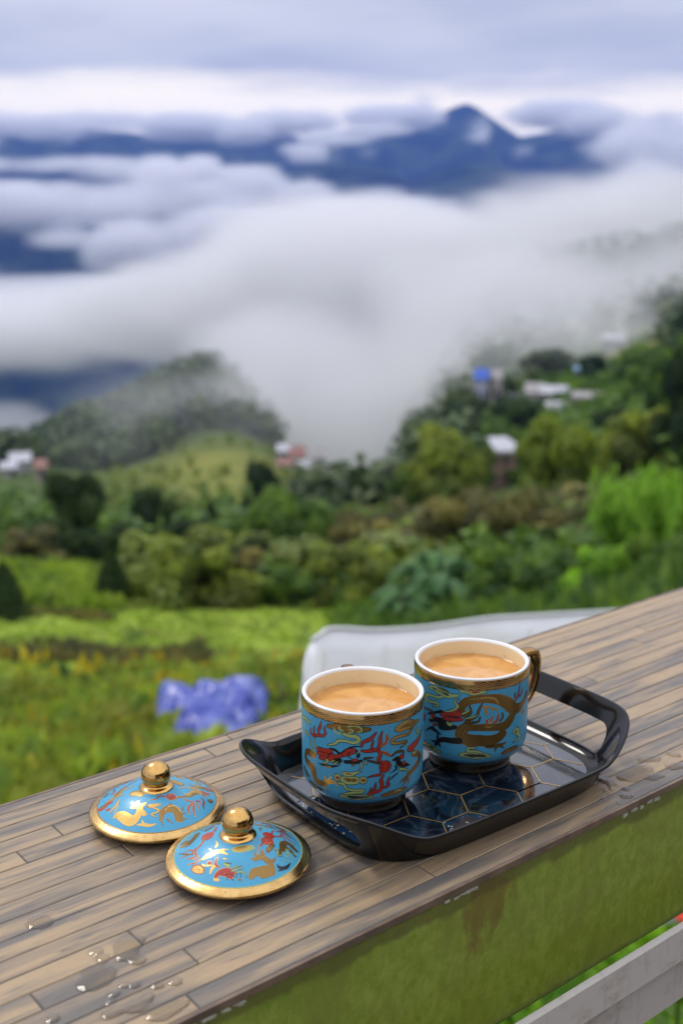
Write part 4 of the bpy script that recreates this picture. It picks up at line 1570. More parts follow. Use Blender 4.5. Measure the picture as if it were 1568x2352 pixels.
def mug_surf(s, z_):
    z_ = min(max(z_, .0094), .0674)
    th = s / .0403
    r = np.interp(z_, _fine[:, 1], _fine[:, 0])
    dr = (np.interp(z_ + 4e-4, _fine[:, 1], _fine[:, 0]) - np.interp(z_ - 4e-4, _fine[:, 1], _fine[:, 0])) / 8e-4
    e = np.array([math.sin(th), -math.cos(th), 0])
    n = e - np.array([0, 0, dr])
    return e * r + np.array([0, 0, z_]), n / np.linalg.norm(n)


def zigzag(b, surf, n, lo, hi, rows, wd, off, phase=None):
    """etched herring-bone lines: surf(angle, v) with v running lo..hi"""
    for q in range(rows):
        for k in range(n):
            if phase is not None and not phase(k / n): continue
            a0, a1, a2 = (2 * math.pi * (k + j / 2) / n for j in range(3))
            for (x0, v0, x1, v1) in ((a0, 0, a1, 1), (a1, 1, a2, 0)):
                base = lo + (hi - lo) * q / rows
                hgt = (hi - lo) / rows * .9
                y0, y1 = base + v0 * hgt * .9, base + v1 * hgt * .9
                vs = [surf(x0, y0, off), surf(x1, y1, off), surf(x1, y1 + wd, off), surf(x0, y0 + wd, off)]
                b.add(vs, [(0, 1, 2, 3)])


def make_mug(label, cx, cy, handle_az, art, face):
    root = empty('tea_mug', (cx, cy, PANEL_Z), face, label, 'mug', 'matching lidless tea mugs on the tray')
    V, F = lathe([(p_[0], p_[1]) for p_ in _fine], 128)
    build('body', V, F, M['blue'], root, True)
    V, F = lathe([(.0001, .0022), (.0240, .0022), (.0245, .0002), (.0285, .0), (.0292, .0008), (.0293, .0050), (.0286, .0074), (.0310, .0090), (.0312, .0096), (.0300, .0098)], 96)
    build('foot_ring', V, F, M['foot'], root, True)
    V, F = lathe([(.0400, .0674), (.04045, .0675), (.0405, .0682), (.0405, .0740), (.0402, .0744)], 128)
    band = build('gilt_band', V, F, M['gold'], root, True)
    b = MB()
    zigzag(b, lambda a_, v_, o_: ((.0405 + o_) * math.cos(a_), (.0405 + o_) * math.sin(a_), v_), 46, .0681, .0735, 4, .00045, .00004)
    b.build('etched_chevrons', M['chevron'], band)
    V, F = lathe([(.0400, .0743), (.0403, .0747), (.0400, .0754), (.0391, .0758), (.0380, .0756), (.0372, .0749), (.0368, .0738)], 128)
    build('rim', V, F, M['whiterim'], root, True)
    V, F = lathe([(.0368, .0739), (.0366, .070), (.0366, .030), (.034, .016), (.026, .0105), (.0001, .010)], 96)
    build('inner_wall', V, F, M['inside'], root, True)
    V, F = lathe([(.0001, .0640), (.018, .0640), (.033, .0640), (.0357, .0641), (.0365, .0647)], 96)
    build('tea', V, F, M['tea'], root, True)
    # gilt ear-shaped handle
    path = spline([(.0385, 0, 0.0637), (.048, 0, 0.0650), (.0590, 0, 0.0658), (.0655, 0, 0.0637), (.0680, 0, 0.0552), (.0662, 0, 0.0422), (.0600, 0, 0.0307), (.0480, 0, 0.0237), (.0388, 0, 0.0207)], 5)
    ca, sa = math.cos(handle_az), math.sin(handle_az)
    V, F = [], []
    n = 16
    for i, p_ in enumerate(path):
        d = path[min(i + 1, len(path) - 1)] - path[max(i - 1, 0)]
        d /= np.linalg.norm(d)
        nr = np.array([d[2], 0, -d[0]])
        tw = .0052 - .0010 * math.sin(math.pi * i / (len(path) - 1))
        th_ = .0026
        for k in range(n):
            q = 2 * math.pi * k / n
            cq, sq = math.cos(q), math.sin(q)
            cq, sq = math.copysign(abs(cq) ** .55, cq), math.copysign(abs(sq) ** .55, sq)
            lp = p_ + nr * th_ * cq + np.array([0, 1, 0]) * tw * sq
            V.append((lp[0] * ca - lp[1] * sa, lp[0] * sa + lp[1] * ca, lp[2]))
    for i in range(len(path) - 1):
        for k in range(n):
            F.append((i * n + k, i * n + (k + 1) % n, (i + 1) * n + (k + 1) % n, (i + 1) * n + k))
    build('handle', V, F, M['gilt_dark'], root, True)
    draw(art, mug_surf, root, -PANEL_Z)
    draw(art, mug_surf, root, -PANEL_Z, turn=rad(180), order=-14)
    return root


make_mug('turquoise dragon mug of milk tea nearer the lids, with the red pearl facing out', .0140, .7077, rad(100), 'near', -.0198)
make_mug('turquoise dragon mug of milk tea by the far tray corner, its gilt handle showing', .0918, .7636, rad(46), 'far', -.1197)

# ------------------------------------------------------------------ the two lids
LR = [(.0108, .0215), (.0150, .0207), (.0220, .0186), (.0290, .0152), (.0345, .0120), (.0384, .0096)]
_lf = spline(LR, 6)


def lid_z(r): return float(np.interp(r, _lf[:, 0], _lf[:, 1]))


def lid_surf(x, y):
    r = math.hypot(x, y)
    if r > .0381:
        x, y, r = x * .0381 / r, y * .0381 / r, .0381
    z_ = lid_z(r)
    s = (lid_z(r + 4e-4) - lid_z(r - 4e-4)) / 8e-4
    n = np.array([-s * x / max(r, 1e-6), -s * y / max(r, 1e-6), 1])
    return np.array([x, y, z_]), n / np.linalg.norm(n)


def make_lid(label, cx, cy, art, seed):
    root = empty('mug_lid', (cx, cy, .0), 0, label, 'lid', 'gilt-knobbed mug lids laid on the counter')
    V, F = lathe(_lf, 128)
    build('dome', V, F, M['blue'], root, True)
    V, F = lathe([(.0001, .0032), (.0290, .0032), (.0296, .0004), (.0318, .0002), (.0324, .0030), (.0424, .0046), (.0434, .0056), (.0438, .0066), (.0434, .0075), (.0426, .0079), (.0404, .0089), (.0384, .0098), (.0380, .0097)], 128)
    rim = build('gilt_rim', V, F, M['gilt_satin'], root, True)
    b = MB()
    zigzag(b, lambda a_, v_, o_: (v_ * math.cos(a_), v_ * math.sin(a_), float(np.interp(v_, [.0384, .0404, .0426, .0434], [.0098, .0089, .0079, .0075])) + o_), 48, .0388, .0424, 3, .00020, .00008)
    b.build('etched_chevrons', M['chevron'], rim)
    V, F = lathe([(.0370, .01085), (.0372, .01085)], 96)
    V, F = lathe([(.0112, .0213), (.0110, .0220), (.0103, .0226), (.0090, .0230), (.0078, .0236), (.0073, .0242), (.0074, .0247)], 96)
    col = build('collar', V, F, M['gilt_bright'], root, True)
    cz, r = .0302, .0096
    prof = [(r * math.sin(q), cz - r * .93 * math.cos(q)) for q in np.linspace(rad(48), rad(179.9), 40)]
    V, F = lathe(prof, 96)
    build('knob', V, F, M['gilt_bright'], root, True)
    V, F = lathe([(.0380, .00992), (.0385, .00992), (.0386, .0097)], 96)
    build('green_line' if seed == 2 else 'dark_line', V, F, M['a_l'] if seed == 2 else M['a_d'], root, True)
    draw(art, lid_surf, root, 0, 20, 170)
    draw(art, lid_surf, root, 0, 20, 170, rad(172), -14)
    rs = random.Random(seed)
    b = MB()
    for k in range(13):
        a_, rr_ = rs.uniform(0, 2 * math.pi), math.sqrt(rs.uniform(.09, 1)) * .0425
        if rs.random() < .45: rr_ = rs.uniform(.0385, .0425)
        x, y = rr_ * math.cos(a_), rr_ * math.sin(a_)
        z_ = lid_z(rr_) if rr_ < .0382 else float(np.interp(rr_, [.0384, .0404, .0426], [.0098, .0089, .0079]))
        s = rs.choice([.0003, .0004, .0005, .0007])
        V, F = [], []
        for i in range(4):
            q = i / 3 * math.pi / 2
            for j in range(10):
                w_ = 2 * math.pi * j / 10
                V.append((x + s * math.cos(q) * math.cos(w_), y + s * math.cos(q) * math.sin(w_), z_ + .0001 + s * .7 * math.sin(q)))
        for i in range(3):
            for j in range(10): F.append((i * 10 + j, i * 10 + (j + 1) % 10, (i + 1) * 10 + (j + 1) % 10, (i + 1) * 10 + j))
        b.add(V, F)
    wd = b.build('water_drops', M['water'], root, True)
    wd['kind'] = 'stuff'
    return root


make_lid('turquoise and gold lid lying nearer the field side of the counter, its gilt brighter', -.1199, .6824, 'lid1', 1)
make_lid('wet turquoise and gold lid with a red dragon head, lying beside the tray handle', -.0619, .6219, 'lid2', 2)

# ------------------------------------------------------------------ cafe behind the viewpoint (seen mirrored in the gilt knobs)
M['wall_brown'] = simple('brown_render', (.16, .11, .08), .85, var=.2, vscale=3)
M['floor'] = simple('concrete_floor', (.20, .19, .18), .8, var=.2, vscale=2)
cafe = empty('cafe_building', un(.3, -2.7, -3.4), TH, 'brown cafe front behind the viewpoint, mirrored in the gilt knobs', 'building')
b = MB(); b.box((.6, -.2, 2.45), (6.0, .3, 4.9)); b.build('wall', M['wall_brown'], cafe)
b = MB(); b.box((.6, .15, 4.96), (6.4, .9, .12)); b.build('eave', M['wall_brown'], cafe)
b = MB(); b.box((.6, 1.5, 2.3), (6.0, 3.09, .1)); b.build('balcony_floor', M['floor'], cafe)
fr = MB(); fr.box((.9, -.03, 3.38), (.95, .06, 2.05)); f_ = fr.build('door', simple('dark_door', (.03, .02, .015), .5), cafe)

# ------------------------------------------------------------------ white awning below the counter
m, t = new_mat('white_tarpaulin')
tc_ = t.n('ShaderNodeTexCoord')
nn = t.noise(t.mapping(tc_.outputs['Object'], (3, 3, 6)), 1.0, 4, .6)
c = t.mix(t.sstep(nn, .4, .75), (.80, .81, .82), (.68, .68, .60))
out(t, pbsdf(t, Base_Color=c, Roughness=.6))
M['tarp_white'] = m
TOP = [(700, 1560, 2.15), (711, 1482, 2.2), (735, 1458, 2.22), (765, 1443, 2.25), (860, 1447, 2.3), (970, 1441, 2.36), (1050, 1430, 2.42), (1130, 1419, 2.5), (1250, 1412, 2.6), (1390, 1404, 2.75), (1560, 1396, 2.95), (1800, 1390, 3.2)]
P_ = np.array([at(*q) for q in TOP])
org = P_.mean(0)
P_ = spline(P_ - org, 4)
V, F = [], []
NL = 14
for i, p_ in enumerate(P_):
    for j in range(NL):
        q = j / (NL - 1)
        sag = .012 * math.sin(i * 1.1) * math.sin(math.pi * q)
        V.append((p_[0] - .05 * q, p_[1] - (.42 + .1 * q) * q, p_[2] - .52 * q - .03 * q * q + sag))
for i in range(len(P_) - 1):
    for j in range(NL - 1):
        F.append((i * NL + j, i * NL + j + 1, (i + 1) * NL + j + 1, (i + 1) * NL + j))
aw = empty('awning', tuple(org), 0, 'white tarpaulin awning stretched just below the far side of the counter', 'awning')
sh = build('canopy', V, F, M['tarp_white'], aw, True)
md = sh.modifiers.new('thick', 'SOLIDIFY'); md.thickness = .006; md.offset = -1
b = MB()
b.tube([tuple(p_ + np.array([0, -.002, .002])) for p_ in P_[5:]], .0035, 8)
b.build('hem', M['tarp_white'], aw, True)
b = MB()
for k in (9, 17, 24, 31):
    if k < len(P_):
        p_ = P_[k]
        b.tube([(p_[0] - .05 * q, p_[1] - (.42 + .1 * q) * q - .004, p_[2] - .52 * q - .03 * q * q + .006) for q in np.linspace(.05, 1, 6)], .0025, 6)
b.build('seams', simple('tarp_seam', (.70, .70, .63), .6), aw, True)
b = MB()
for dx in (-.2, .9):
    g_ = float(ground_z(org[0] + dx, org[1] - .3)[0])
    b.tube([(dx, -.25, g_ - org[2] - .05), (dx, -.25, -.42)], .025, 8)
b.build('pole', M['bark'], aw)

# ------------------------------------------------------------------ blue tarpaulin over a heap
def rough_patch(n, m_, fn):
    V, F = [], []
    for i in range(n):
        for j in range(m_): V.append(fn(i / (n - 1) * 2 - 1, j / (m_ - 1) * 2 - 1))
    for i in range(n - 1):
        for j in range(m_ - 1): F.append((i * m_ + j, (i + 1) * m_ + j, (i + 1) * m_ + j + 1, i * m_ + j + 1))
    return V, F


m, t = new_mat('blue_tarpaulin')
tc_ = t.n('ShaderNodeTexCoord')
nn = t.noise(tc_.outputs['Object'], 2.2, 4, .6)
c = t.mix(t.sstep(nn, .42, .68), (.02, .045, .34), (.16, .20, .50))
out(t, pbsdf(t, Base_Color=c, Roughness=.32, Specular_IOR_Level=.6))
TR = find_R(470, 1712)
tc0 = at(458, 1630, TR)
gz0 = on_ground(458, TR)
wx = 128 / FPX * TR * 1.08


def tarp_fn(u, v):
    ed = max(abs(u), abs(v))
    wob = float(fbm(np.array([u * 1.5 + 4]), np.array([v * 1.5 + 4]), .9, 3, 4)[0]) - .5
    fold = float(abs(fbm(np.array([u * 2 + 9]), np.array([v * 2 + 2]), .55, 3, 12)[0] - .5))
    x = u * wx * (1 + .16 * wob)
    y = v * .95 * (1 + .3 * wob) + u * .1
    rg = abs(math.sin(2.6 * u + 3.4 * v + 5 * wob)) ** .7 * .13 + abs(math.sin(4.4 * u - 1.7 * v + 4 * wob)) * .09
    h = .26 * (1 - ed ** 4) + .12 * wob + rg * .9
    return (x, y, max(h, .05 + .3 * rg))


V, F = rough_patch(80, 60, tarp_fn)
tp = build('blue_tarpaulin', V, F, m, None, True, (gz0[0], gz0[1], gz0[2] + .10), 0)
tag(tp, 'crumpled blue tarpaulin thrown over a heap in the weedy field', 'tarpaulin')
md = tp.modifiers.new('thick', 'SOLIDIFY'); md.thickness = .012
# bare dark earth bank beside it
eb = on_ground(655, find_R(655, 1640))
V, F = rough_patch(40, 26, lambda u, v: (u * .62, v * .9, .26 * max(0, 1 - u * u - v * v * .8) + .12 * (float(fbm(np.array([u + 3]), np.array([v + 3]), .3, 4, 8)[0]) - .5) - .06))
o = build('earth_bank', V, F, simple('dark_earth', (.055, .035, .022), .95, var=.5, vscale=4), None, True, tuple(eb), 0)
tag(o, 'bank of bare dark earth beside the blue tarpaulin', kind='structure')

# ------------------------------------------------------------------ leaf helpers
def leaf_quads(C, S, D, rs, asp=.55, droop=0.0):
    """one rhombus leaf per centre"""
    n = len(C)
    d = D + rs.normal(0, .55, (n, 3))
    d /= np.linalg.norm(d, axis=1)[:, None] + 1e-9
    a = np.cross(d, rs.normal(0, 1, (n, 3)))
    a /= np.linalg.norm(a, axis=1)[:, None] + 1e-9
    b_ = np.cross(d, a)
    S = S[:, None]
    V = np.stack([C - a * S, C - b_ * S * asp, C + a * S - np.array([0, 0, droop]) * S, C + b_ * S * asp], 1).reshape(-1, 3)
    F = [(4 * i, 4 * i + 1, 4 * i + 2, 4 * i + 3) for i in range(n)]
    return V, F


def crown(kind, seed):
    """unit crown: x,y in -1..1 (half width), z 0..1 (height above the ground)"""
    rs = np.random.RandomState(seed)
    C, D, S = [], [], []
    TT = None
    if kind == 'conical':
        n = 2200
        z_ = rs.rand(n) ** .8
        a_ = rs.rand(n) * 2 * math.pi
        lay = .82 + .18 * np.sin(z_ * 40 + a_ * 2)
        r_ = (1 - z_) ** .75 * lay * (rs.rand(n) ** .35) * (1 + .12 * np.sin(a_ * 3 + seed))
        C = np.c_[r_ * np.cos(a_), r_ * np.sin(a_), .04 + z_ * .96]
        D = np.c_[np.cos(a_), np.sin(a_), np.full(n, .5)]
        S = np.full(n, .085)
    elif kind in ('round', 'bush', 'tall', 'dense'):
        T_ = []
        nl = {'round': 26, 'bush': 26, 'tall': 24, 'dense': 30}[kind]
        zb = {'round': .22, 'bush': .02, 'tall': .15, 'dense': .05}[kind]
        per = 170
        for k in range(nl):
            q = rs.rand()
            zc = zb + (1 - zb) * (.12 + .76 * q)
            if kind == 'tall':
                env = math.sin(math.pi * min(1, (zc - zb) / (1 - zb) * .78 + .20)) ** .8
            else:
                env = math.sqrt(max(.05, 1 - ((zc - .42) / .62) ** 2))
            a_ = rs.rand() * 2 * math.pi + k * 2.4
            rr_ = env * rs.uniform(.25, .85)
            lr = rs.uniform(.17, .34) * (1 if kind != 'tall' else .85)
            u = rs.normal(0, 1, (per, 3))
            u /= np.linalg.norm(u, axis=1)[:, None]
            rad_ = rs.rand(per) ** .2
            c_ = np.array([rr_ * math.cos(a_), rr_ * math.sin(a_), zc]) + u * rad_[:, None] * np.array([lr, lr, lr * .62])
            C.append(c_)
            D.append(u + np.array([0, 0, .5]))
            S.append(np.full(per, .07) * rs.uniform(.7, 1.25, per))
            T_.append(np.full(per, rs.uniform(-.42, .45)))
        C, D, S, TT = np.vstack(C), np.vstack(D), np.concatenate(S), np.concatenate(T_)
        ok = C[:, 2] > .01
        C, D, S, TT = C[ok], D[ok], S[ok], TT[ok]
    elif kind == 'bamboo':
        for k in range(46):
            a_ = rs.rand() * 2 * math.pi
            r0 = rs.uniform(.02, .3)
            top = rs.uniform(.6, 1.0)
            lean = rs.uniform(.25, .75)
            nn_ = 78
            t_ = rs.uniform(.12, 1, nn_)
            base = np.array([r0 * math.cos(a_), r0 * math.sin(a_), 0])
            dirv = np.array([math.cos(a_), math.sin(a_), 0])
            c_ = base + dirv * (lean * t_ ** 2.2)[:, None] + np.array([0, 0, 1]) * (top * t_ - .28 * lean * t_ ** 4)[:, None] + rs.normal(0, .055, (nn_, 3))
            C.append(c_)
            D.append(np.tile(dirv + np.array([0, 0, .9]), (nn_, 1)))
            S.append(np.full(nn_, .085) * rs.uniform(.7, 1.3, nn_))
        C, D, S = np.vstack(C), np.vstack(D), np.concatenate(S)
    V, F = leaf_quads(C, S, D, rs, .5 if kind != 'bamboo' else .3, .2)
    return V, F, (np.repeat(TT, 4) if TT is not None else None)


CROWN = {}
def crown_mesh(kind, seed, mat):
    key = (kind, seed, mat)
    if key not in CROWN:
        V, F, TT = crown(kind, seed)
        me = mesh_data('crown', V, F)
        if TT is not None:
            me.attributes.new('tint', 'FLOAT', 'POINT').data.foreach_set('value', TT.astype(np.float32))
        me.materials.append(M[mat])
        CROWN[key] = me
    return CROWN[key]


def trunk_mesh(seed):
    key = ('trunk', seed)
    if key not in CROWN:
        rs = random.Random(seed)
        b = MB()
        pts = [(rs.uniform(-.03, .03) * i, rs.uniform(-.03, .03) * i, -.06 + .8 * i / 5) for i in range(6)]
        b.tube(pts, [.075, .062, .05, .038, .025, .012], 8)
        for k in range(6):
            z0 = rs.uniform(.22, .6)
            a_ = k * 1.05 + rs.uniform(-.3, .3)
            l = rs.uniform(.3, .55)
            b.tube([(0, 0, z0), (l * .5 * math.cos(a_), l * .5 * math.sin(a_), z0 + .12), (l * math.cos(a_), l * math.sin(a_), z0 + .2)], [.03, .02, .008], 6)
        me = mesh_data('trunk', b.v, b.f)
        me.materials.append(M['bark'])
        CROWN[key] = me
    return CROWN[key]


TREES = [
    # kind, px, py of the foot, py of the top, width px, foliage, name, label
    ('tall', 155, 1292, 1084, 140, 'f_dark', 'tree', 'tall dark tree at the valley end of the belt, standing before the misty ridge'),
    ('round', 120, 1296, 1190, 130, 'f_dark', 'tree', 'low dark tree crowding the foot of the tallest belt tree'),
    ('tall', 352, 1275, 1120, 115, 'f_dark', 'tree', 'dark green broad tree standing below the pale yellow hill meadow'),
    ('dense', 285, 1285, 1205, 110, 'f_dark', 'shrub', 'small dark shrub filling the gap between two dark belt trees'),
    ('conical', 482, 1262, 1156, 92, 'f_dark', 'conifer', 'small pointed dark conifer behind the big olive bush'),
    ('conical', 247, 1396, 1262, 102, 'f_dark', 'conifer', 'dark pointed conifer alone at the meadow edge'),
    ('conical', -8, 1425, 1296, 120, 'f_dark', 'shrub', 'dark shrub cut off by the picture edge above the meadow'),
    ('tall', 606, 1215, 1062, 100, 'f_dark', 'tree', 'dark narrow-topped tree in front of the white and red hill houses'),
    ('dense', 640, 1290, 1128, 200, 'f_mid', 'tree', 'dark green spreading tree behind the olive bushes in the middle of the belt'),
    ('dense', 575, 1370, 1240, 150, 'f_dark', 'shrub', 'deep green bush tucked against the side of the big olive bush'),
    ('dense', 690, 1330, 1150, 160, 'f_mid', 'tree', 'mid green rounded tree with dark hollows in the middle of the belt'),
    ('bush', 430, 1398, 1226, 290, 'f_olive', 'bush', 'big rounded olive green bush at the back of the meadow'),
    ('bush', 520, 1390, 1258, 180, 'f_brown', 'bush', 'brown tinged bush leaning on the big olive bush'),
    ('dense', 640, 1396, 1300, 150, 'f_mid', 'bush', 'low dark green bush at the meadow edge before the mid belt trees'),
    ('bush', 770, 1392, 1250, 200, 'f_olive', 'bush', 'pale olive bush beside the broad-leaved plants'),
    ('bush', 860, 1330, 1180, 200, 'f_brown', 'bush', 'brownish bush on the lip of the misty ravine'),
    ('dense', 790, 1260, 1160, 180, 'f_mid', 'bush', 'dark hedge-like bush at the edge of the misty ravine'),
    ('bush', 870, 1415, 1285, 160, 'f_olive', 'bush', 'yellowish bush against the near side of the broad-leaved clump'),
    ('bush', 1090, 1320, 1140, 250, 'f_brown', 'bush', 'tall brownish thicket behind the broad-leaved clump'),
    ('bush', 1215, 1325, 1130, 250, 'f_brown', 'bush', 'rusty brown bush below the big round tree'),
    ('dense', 1290, 1345, 1210, 140, 'f_dark', 'bush', 'dark bush beside the bright bamboo'),
    ('bush', 1180, 1420, 1270, 230, 'f_mid', 'bush', 'mid green bush just above the white awning'),
    ('bush', 1010, 1300, 1180, 150, 'f_olive', 'bush', 'light olive bush rising behind the broad-leaved clump'),
    ('dense', 1015, 1175, 980, 190, 'f_olive', 'tree', 'big olive tree standing out against the mist'),
    ('dense', 945, 1190, 1070, 110, 'f_mid', 'tree', 'rounded tree at the very edge of the mist'),
    ('dense', 1085, 1140, 1000, 110, 'f_mid', 'tree', 'green tree between the mist-edge olive tree and the brick house'),
    ('round', 1292, 1185, 980, 215, 'f_domed', 'tree', 'big dome-shaped tree in front of the hill village'),
    ('round', 1180, 1010, 914, 130, 'f_dark', 'tree', 'dark tree in front of the lowest village houses'),
    ('dense', 1405, 1035, 934, 120, 'f_dark', 'tree', 'dark tree above the dome-shaped tree, by the long village wall'),
    ('dense', 1465, 1110, 940, 180, 'f_olive', 'tree', 'olive tree behind the bright bamboo'),
    ('tall', 1556, 1090, 780, 110, 'f_dark', 'tree', 'very tall dark tree rising along the picture edge above the bamboo'),
    ('tall', 1508, 1000, 800, 66, 'f_mid', 'tree', 'slim dark tree beside the very tall one above the bamboo'),
    ('round', 1470, 960, 845, 100, 'f_mid', 'tree', 'mid green tree on the slope above the village meadow'),
    ('bamboo', 1468, 1350, 1046, 235, 'f_bright', 'bamboo', 'bright green bamboo clump nearest the counter end'),
    ('bamboo', 1560, 1345, 1050, 220, 'f_bright', 'bamboo', 'bright green bamboo clump cut by the picture edge'),
    ('bush', 1420, 1400, 1255, 200, 'f_bright', 'bush', 'bright green bush low between the bamboo and the counter'),
    ('bush', 1540, 1370, 1235, 170, 'f_mid', 'bush', 'mid green bush under the edge bamboo, touching the counter line'),
    ('dense', 1360, 1290, 1150, 150, 'f_brown', 'bush', 'brown green bush between the dome-shaped tree and the bamboo'),
    ('dense', 1060, 1010, 900, 120, 'f_forest', 'tree', 'grey green tree fading into the mist below the blue shed'),
    ('round', 1145, 930, 862, 80, 'f_forest', 'tree', 'grey tree beside the blue shed'),
    ('dense', 1250, 870, 800, 110, 'f_forest', 'tree', 'misty dark tree above the blue roofed house'),
    ('dense', 1455, 880, 790, 120, 'f_mid', 'tree', 'tree on the upper slope behind the lilac roofed house'),
    ('dense', 1345, 880, 815, 70, 'f_dark', 'tree', 'dark tree between the lilac roofed and the blue roofed house'),
    ('dense', 735, 1215, 1140, 130, 'f_forest', 'bush', 'grey green bush where the ravine mist begins'),
    ('bush', 60, 1300, 1215, 160, 'f_brown', 'bush', 'brownish thicket under the tall valley-end tree'),
    ('bush', 210, 1310, 1215, 110, 'f_dark', 'bush', 'dark low bush between the tall valley-end tree and the meadow'),
    ('dense', 420, 1300, 1190, 120, 'f_dark', 'bush', 'dark bush peeping over the top of the big olive bush'),
]
for i, (kind, px, foot, top, wpx, fol, nm_, lab) in enumerate(TREES):
    R = find_R(px, foot)
    g_ = on_ground(px, R)
    zt = at(px, top, R)[2]
    hgt = max(.4, zt - g_[2])
    k = R / FPX
    rt = empty(nm_, (g_[0], g_[1], g_[2]), 0, lab, {'conifer': 'conifer', 'shrub': 'shrub', 'bush': 'bush', 'bamboo': 'bamboo', 'tree': 'tree'}[nm_], 'trees and bushes below the ledge')
    cr = bpy.data.objects.new('crown', crown_mesh(kind, i % 3 + {'conical': 10, 'tall': 20, 'round': 30, 'bush': 40, 'dense': 50, 'bamboo': 60}[kind], fol))
    COL.objects.link(cr)
    cr.parent = rt
    sx = wpx * k / 2 * {'conical': 1.2, 'tall': 1.4, 'bamboo': 1.1}.get(kind, 1.18)
    cr.scale = (sx, sx, hgt * (1.02 if kind in ('conical',) else 1.0))
    cr.rotation_euler = (0, 0, i * 1.7)
    tr_ = bpy.data.objects.new('trunk', trunk_mesh(i % 4))
    COL.objects.link(tr_)
    tr_.parent = rt
    s_ = min(sx, hgt * .8)
    tr_.scale = (s_ * .8, s_ * .8, hgt * .85)

# broad-leaved clump (banana-like) above the awning
def broadleaf(px, R, top, wpx, nl, seed, lab):
    rs = np.random.RandomState(seed)
    g_ = on_ground(px, R)
    hgt = at(px, top, R)[2] - g_[2]
    half = wpx / 2 * R / FPX
    rt = empty('broadleaf_plant', tuple(g_), 0, lab, 'plant', 'broad-leaved plants above the awning')
    b = MB()
    st = MB()
    for k in range(nl):
        a_ = rs.rand() * 2 * math.pi
        r0 = rs.uniform(0, .45) * half
        base = np.array([r0 * math.cos(a_), r0 * math.sin(a_), hgt * rs.uniform(.15, .6)])
        L = rs.uniform(.45, .75) * half * 1.1
        up = rs.uniform(.3, 1.2)
        W = L * rs.uniform(.16, .24)
        d = np.array([math.cos(a_), math.sin(a_), 0])
        sd_ = np.array([-math.sin(a_), math.cos(a_), 0])
        pts = []
        for q in np.linspace(0, 1, 8):
            c_ = base + d * L * q + np.array([0, 0, 1]) * (up * L * q - up * 1.15 * L * q * q)
            wq = W * math.sin(math.pi * min(.97, .08 + .92 * q)) ** .6
            pts.append((c_ + sd_ * wq + np.array([0, 0, .25 * wq]), c_, c_ - sd_ * wq + np.array([0, 0, .25 * wq])))
        V = [x for p3 in pts for x in p3]
        F = []
        for i in range(7):
            F += [(3 * i, 3 * i + 1, 3 * i + 4, 3 * i + 3), (3 * i + 1, 3 * i + 2, 3 * i + 5, 3 * i + 4)]
        b.add(V, F)
        if k % 3 == 0: st.tube([(r0 * .6 * math.cos(a_), r0 * .6 * math.sin(a_), 0), tuple(base)], [.05, .03], 6)
    b.build('crown', M['f_blue'], rt)
    st.build('trunk', M['bark'], rt)


broadleaf(1010, 24, 1218, 270, 90, 3, 'large clump of bluish green broad-leaved plants just above the awning')
broadleaf(930, 22, 1300, 150, 50, 5, 'smaller broad-leaved plant on the meadow side of the big clump')
broadleaf(1110, 23, 1300, 170, 55, 8, 'broad-leaved plant with arching leaves on the bamboo side of the big clump')

# ------------------------------------------------------------------ far woods on the ridge and the slope (nobody could count them)
rs = np.random.RandomState(17)
def woods(name, pick, n, size, label, nl=26, mat='f_forest'):
    C, D, S = [], [], []
    made = 0
    while made < n:
        px, R = pick(rs)
        g_ = on_ground(px, R)
        h = rs.uniform(.7, 1.3) * size
        u = rs.normal(0, 1, (nl, 3))
        u /= np.linalg.norm(u, axis=1)[:, None]
        C.append(g_ + np.array([0, 0, h * .5]) + u * rs.rand(nl)[:, None] ** .4 * np.array([h * .42, h * .42, h * .5]))
        D.append(u + np.array([0, 0, .6]))
        S.append(np.full(nl, h * .17))
        made += 1
    V, F = leaf_quads(np.vstack(C), np.concatenate(S), np.vstack(D), rs, .6)
    o = build(name, V, F, M[mat])
    o.data.attributes.new('tint', 'FLOAT', 'POINT').data.foreach_set('value', np.repeat(rs.uniform(-.4, .4, n), 4 * nl).astype(np.float32))
    tag(o, label, kind='stuff')


def pick_ridge(r_):
    while True:
        px, R = r_.uniform(-900, 640), math.exp(r_.uniform(math.log(255), math.log(450)))
        if R < 275 and abs(px - 520) < 130: continue
        return px, R
def pick_slope(r_):
    while True:
        px, R = r_.uniform(930, 3200), math.exp(r_.uniform(math.log(105), math.log(640)))
        if 160 < R < 225 and abs(px - 1370) < 100: continue
        if 1060 < px < 1490 and 105 < R < 285: continue
        if R < 210 and px > 1060: continue
        if R < 300 and r_.rand() < .3: continue
        return px, R
def belt(lo, hi, f0, f1):
    def f(r_):
        px = r_.uniform(lo, hi)
        return px, find_R(px, r_.uniform(f0, f1))
    return f
woods('olive_scrub', belt(300, 1000, 1290, 1385), 90, 1.5, 'olive green scrub filling the belt between the larger bushes', 46, 'f_olive')
woods('green_scrub', belt(560, 1480, 1200, 1400), 110, 1.5, 'mid green scrub filling the slope between the larger bushes', 46, 'f_mid')
woods('brown_scrub', belt(700, 1400, 1190, 1330), 120, 1.5, 'brownish scrub among the bushes over the ravine', 46, 'f_brown')
woods('hillside_scrub', belt(930, 1568, 960, 1095), 110, 2.6, 'hedges and scrub on the slope between village and bamboo', 40, 'f_mid')
woods('valley_scrub', belt(-60, 760, 1140, 1290), 130, 2.2, 'grey green scrub at the foot of the pale hill meadow', 36, 'f_mid')
woods('ravine_woodland', lambda r_: (r_.uniform(690, 935), math.exp(r_.uniform(math.log(88), math.log(190)))), 110, 4.2, 'dark trees going down into the misty ravine', 30, 'f_forest')
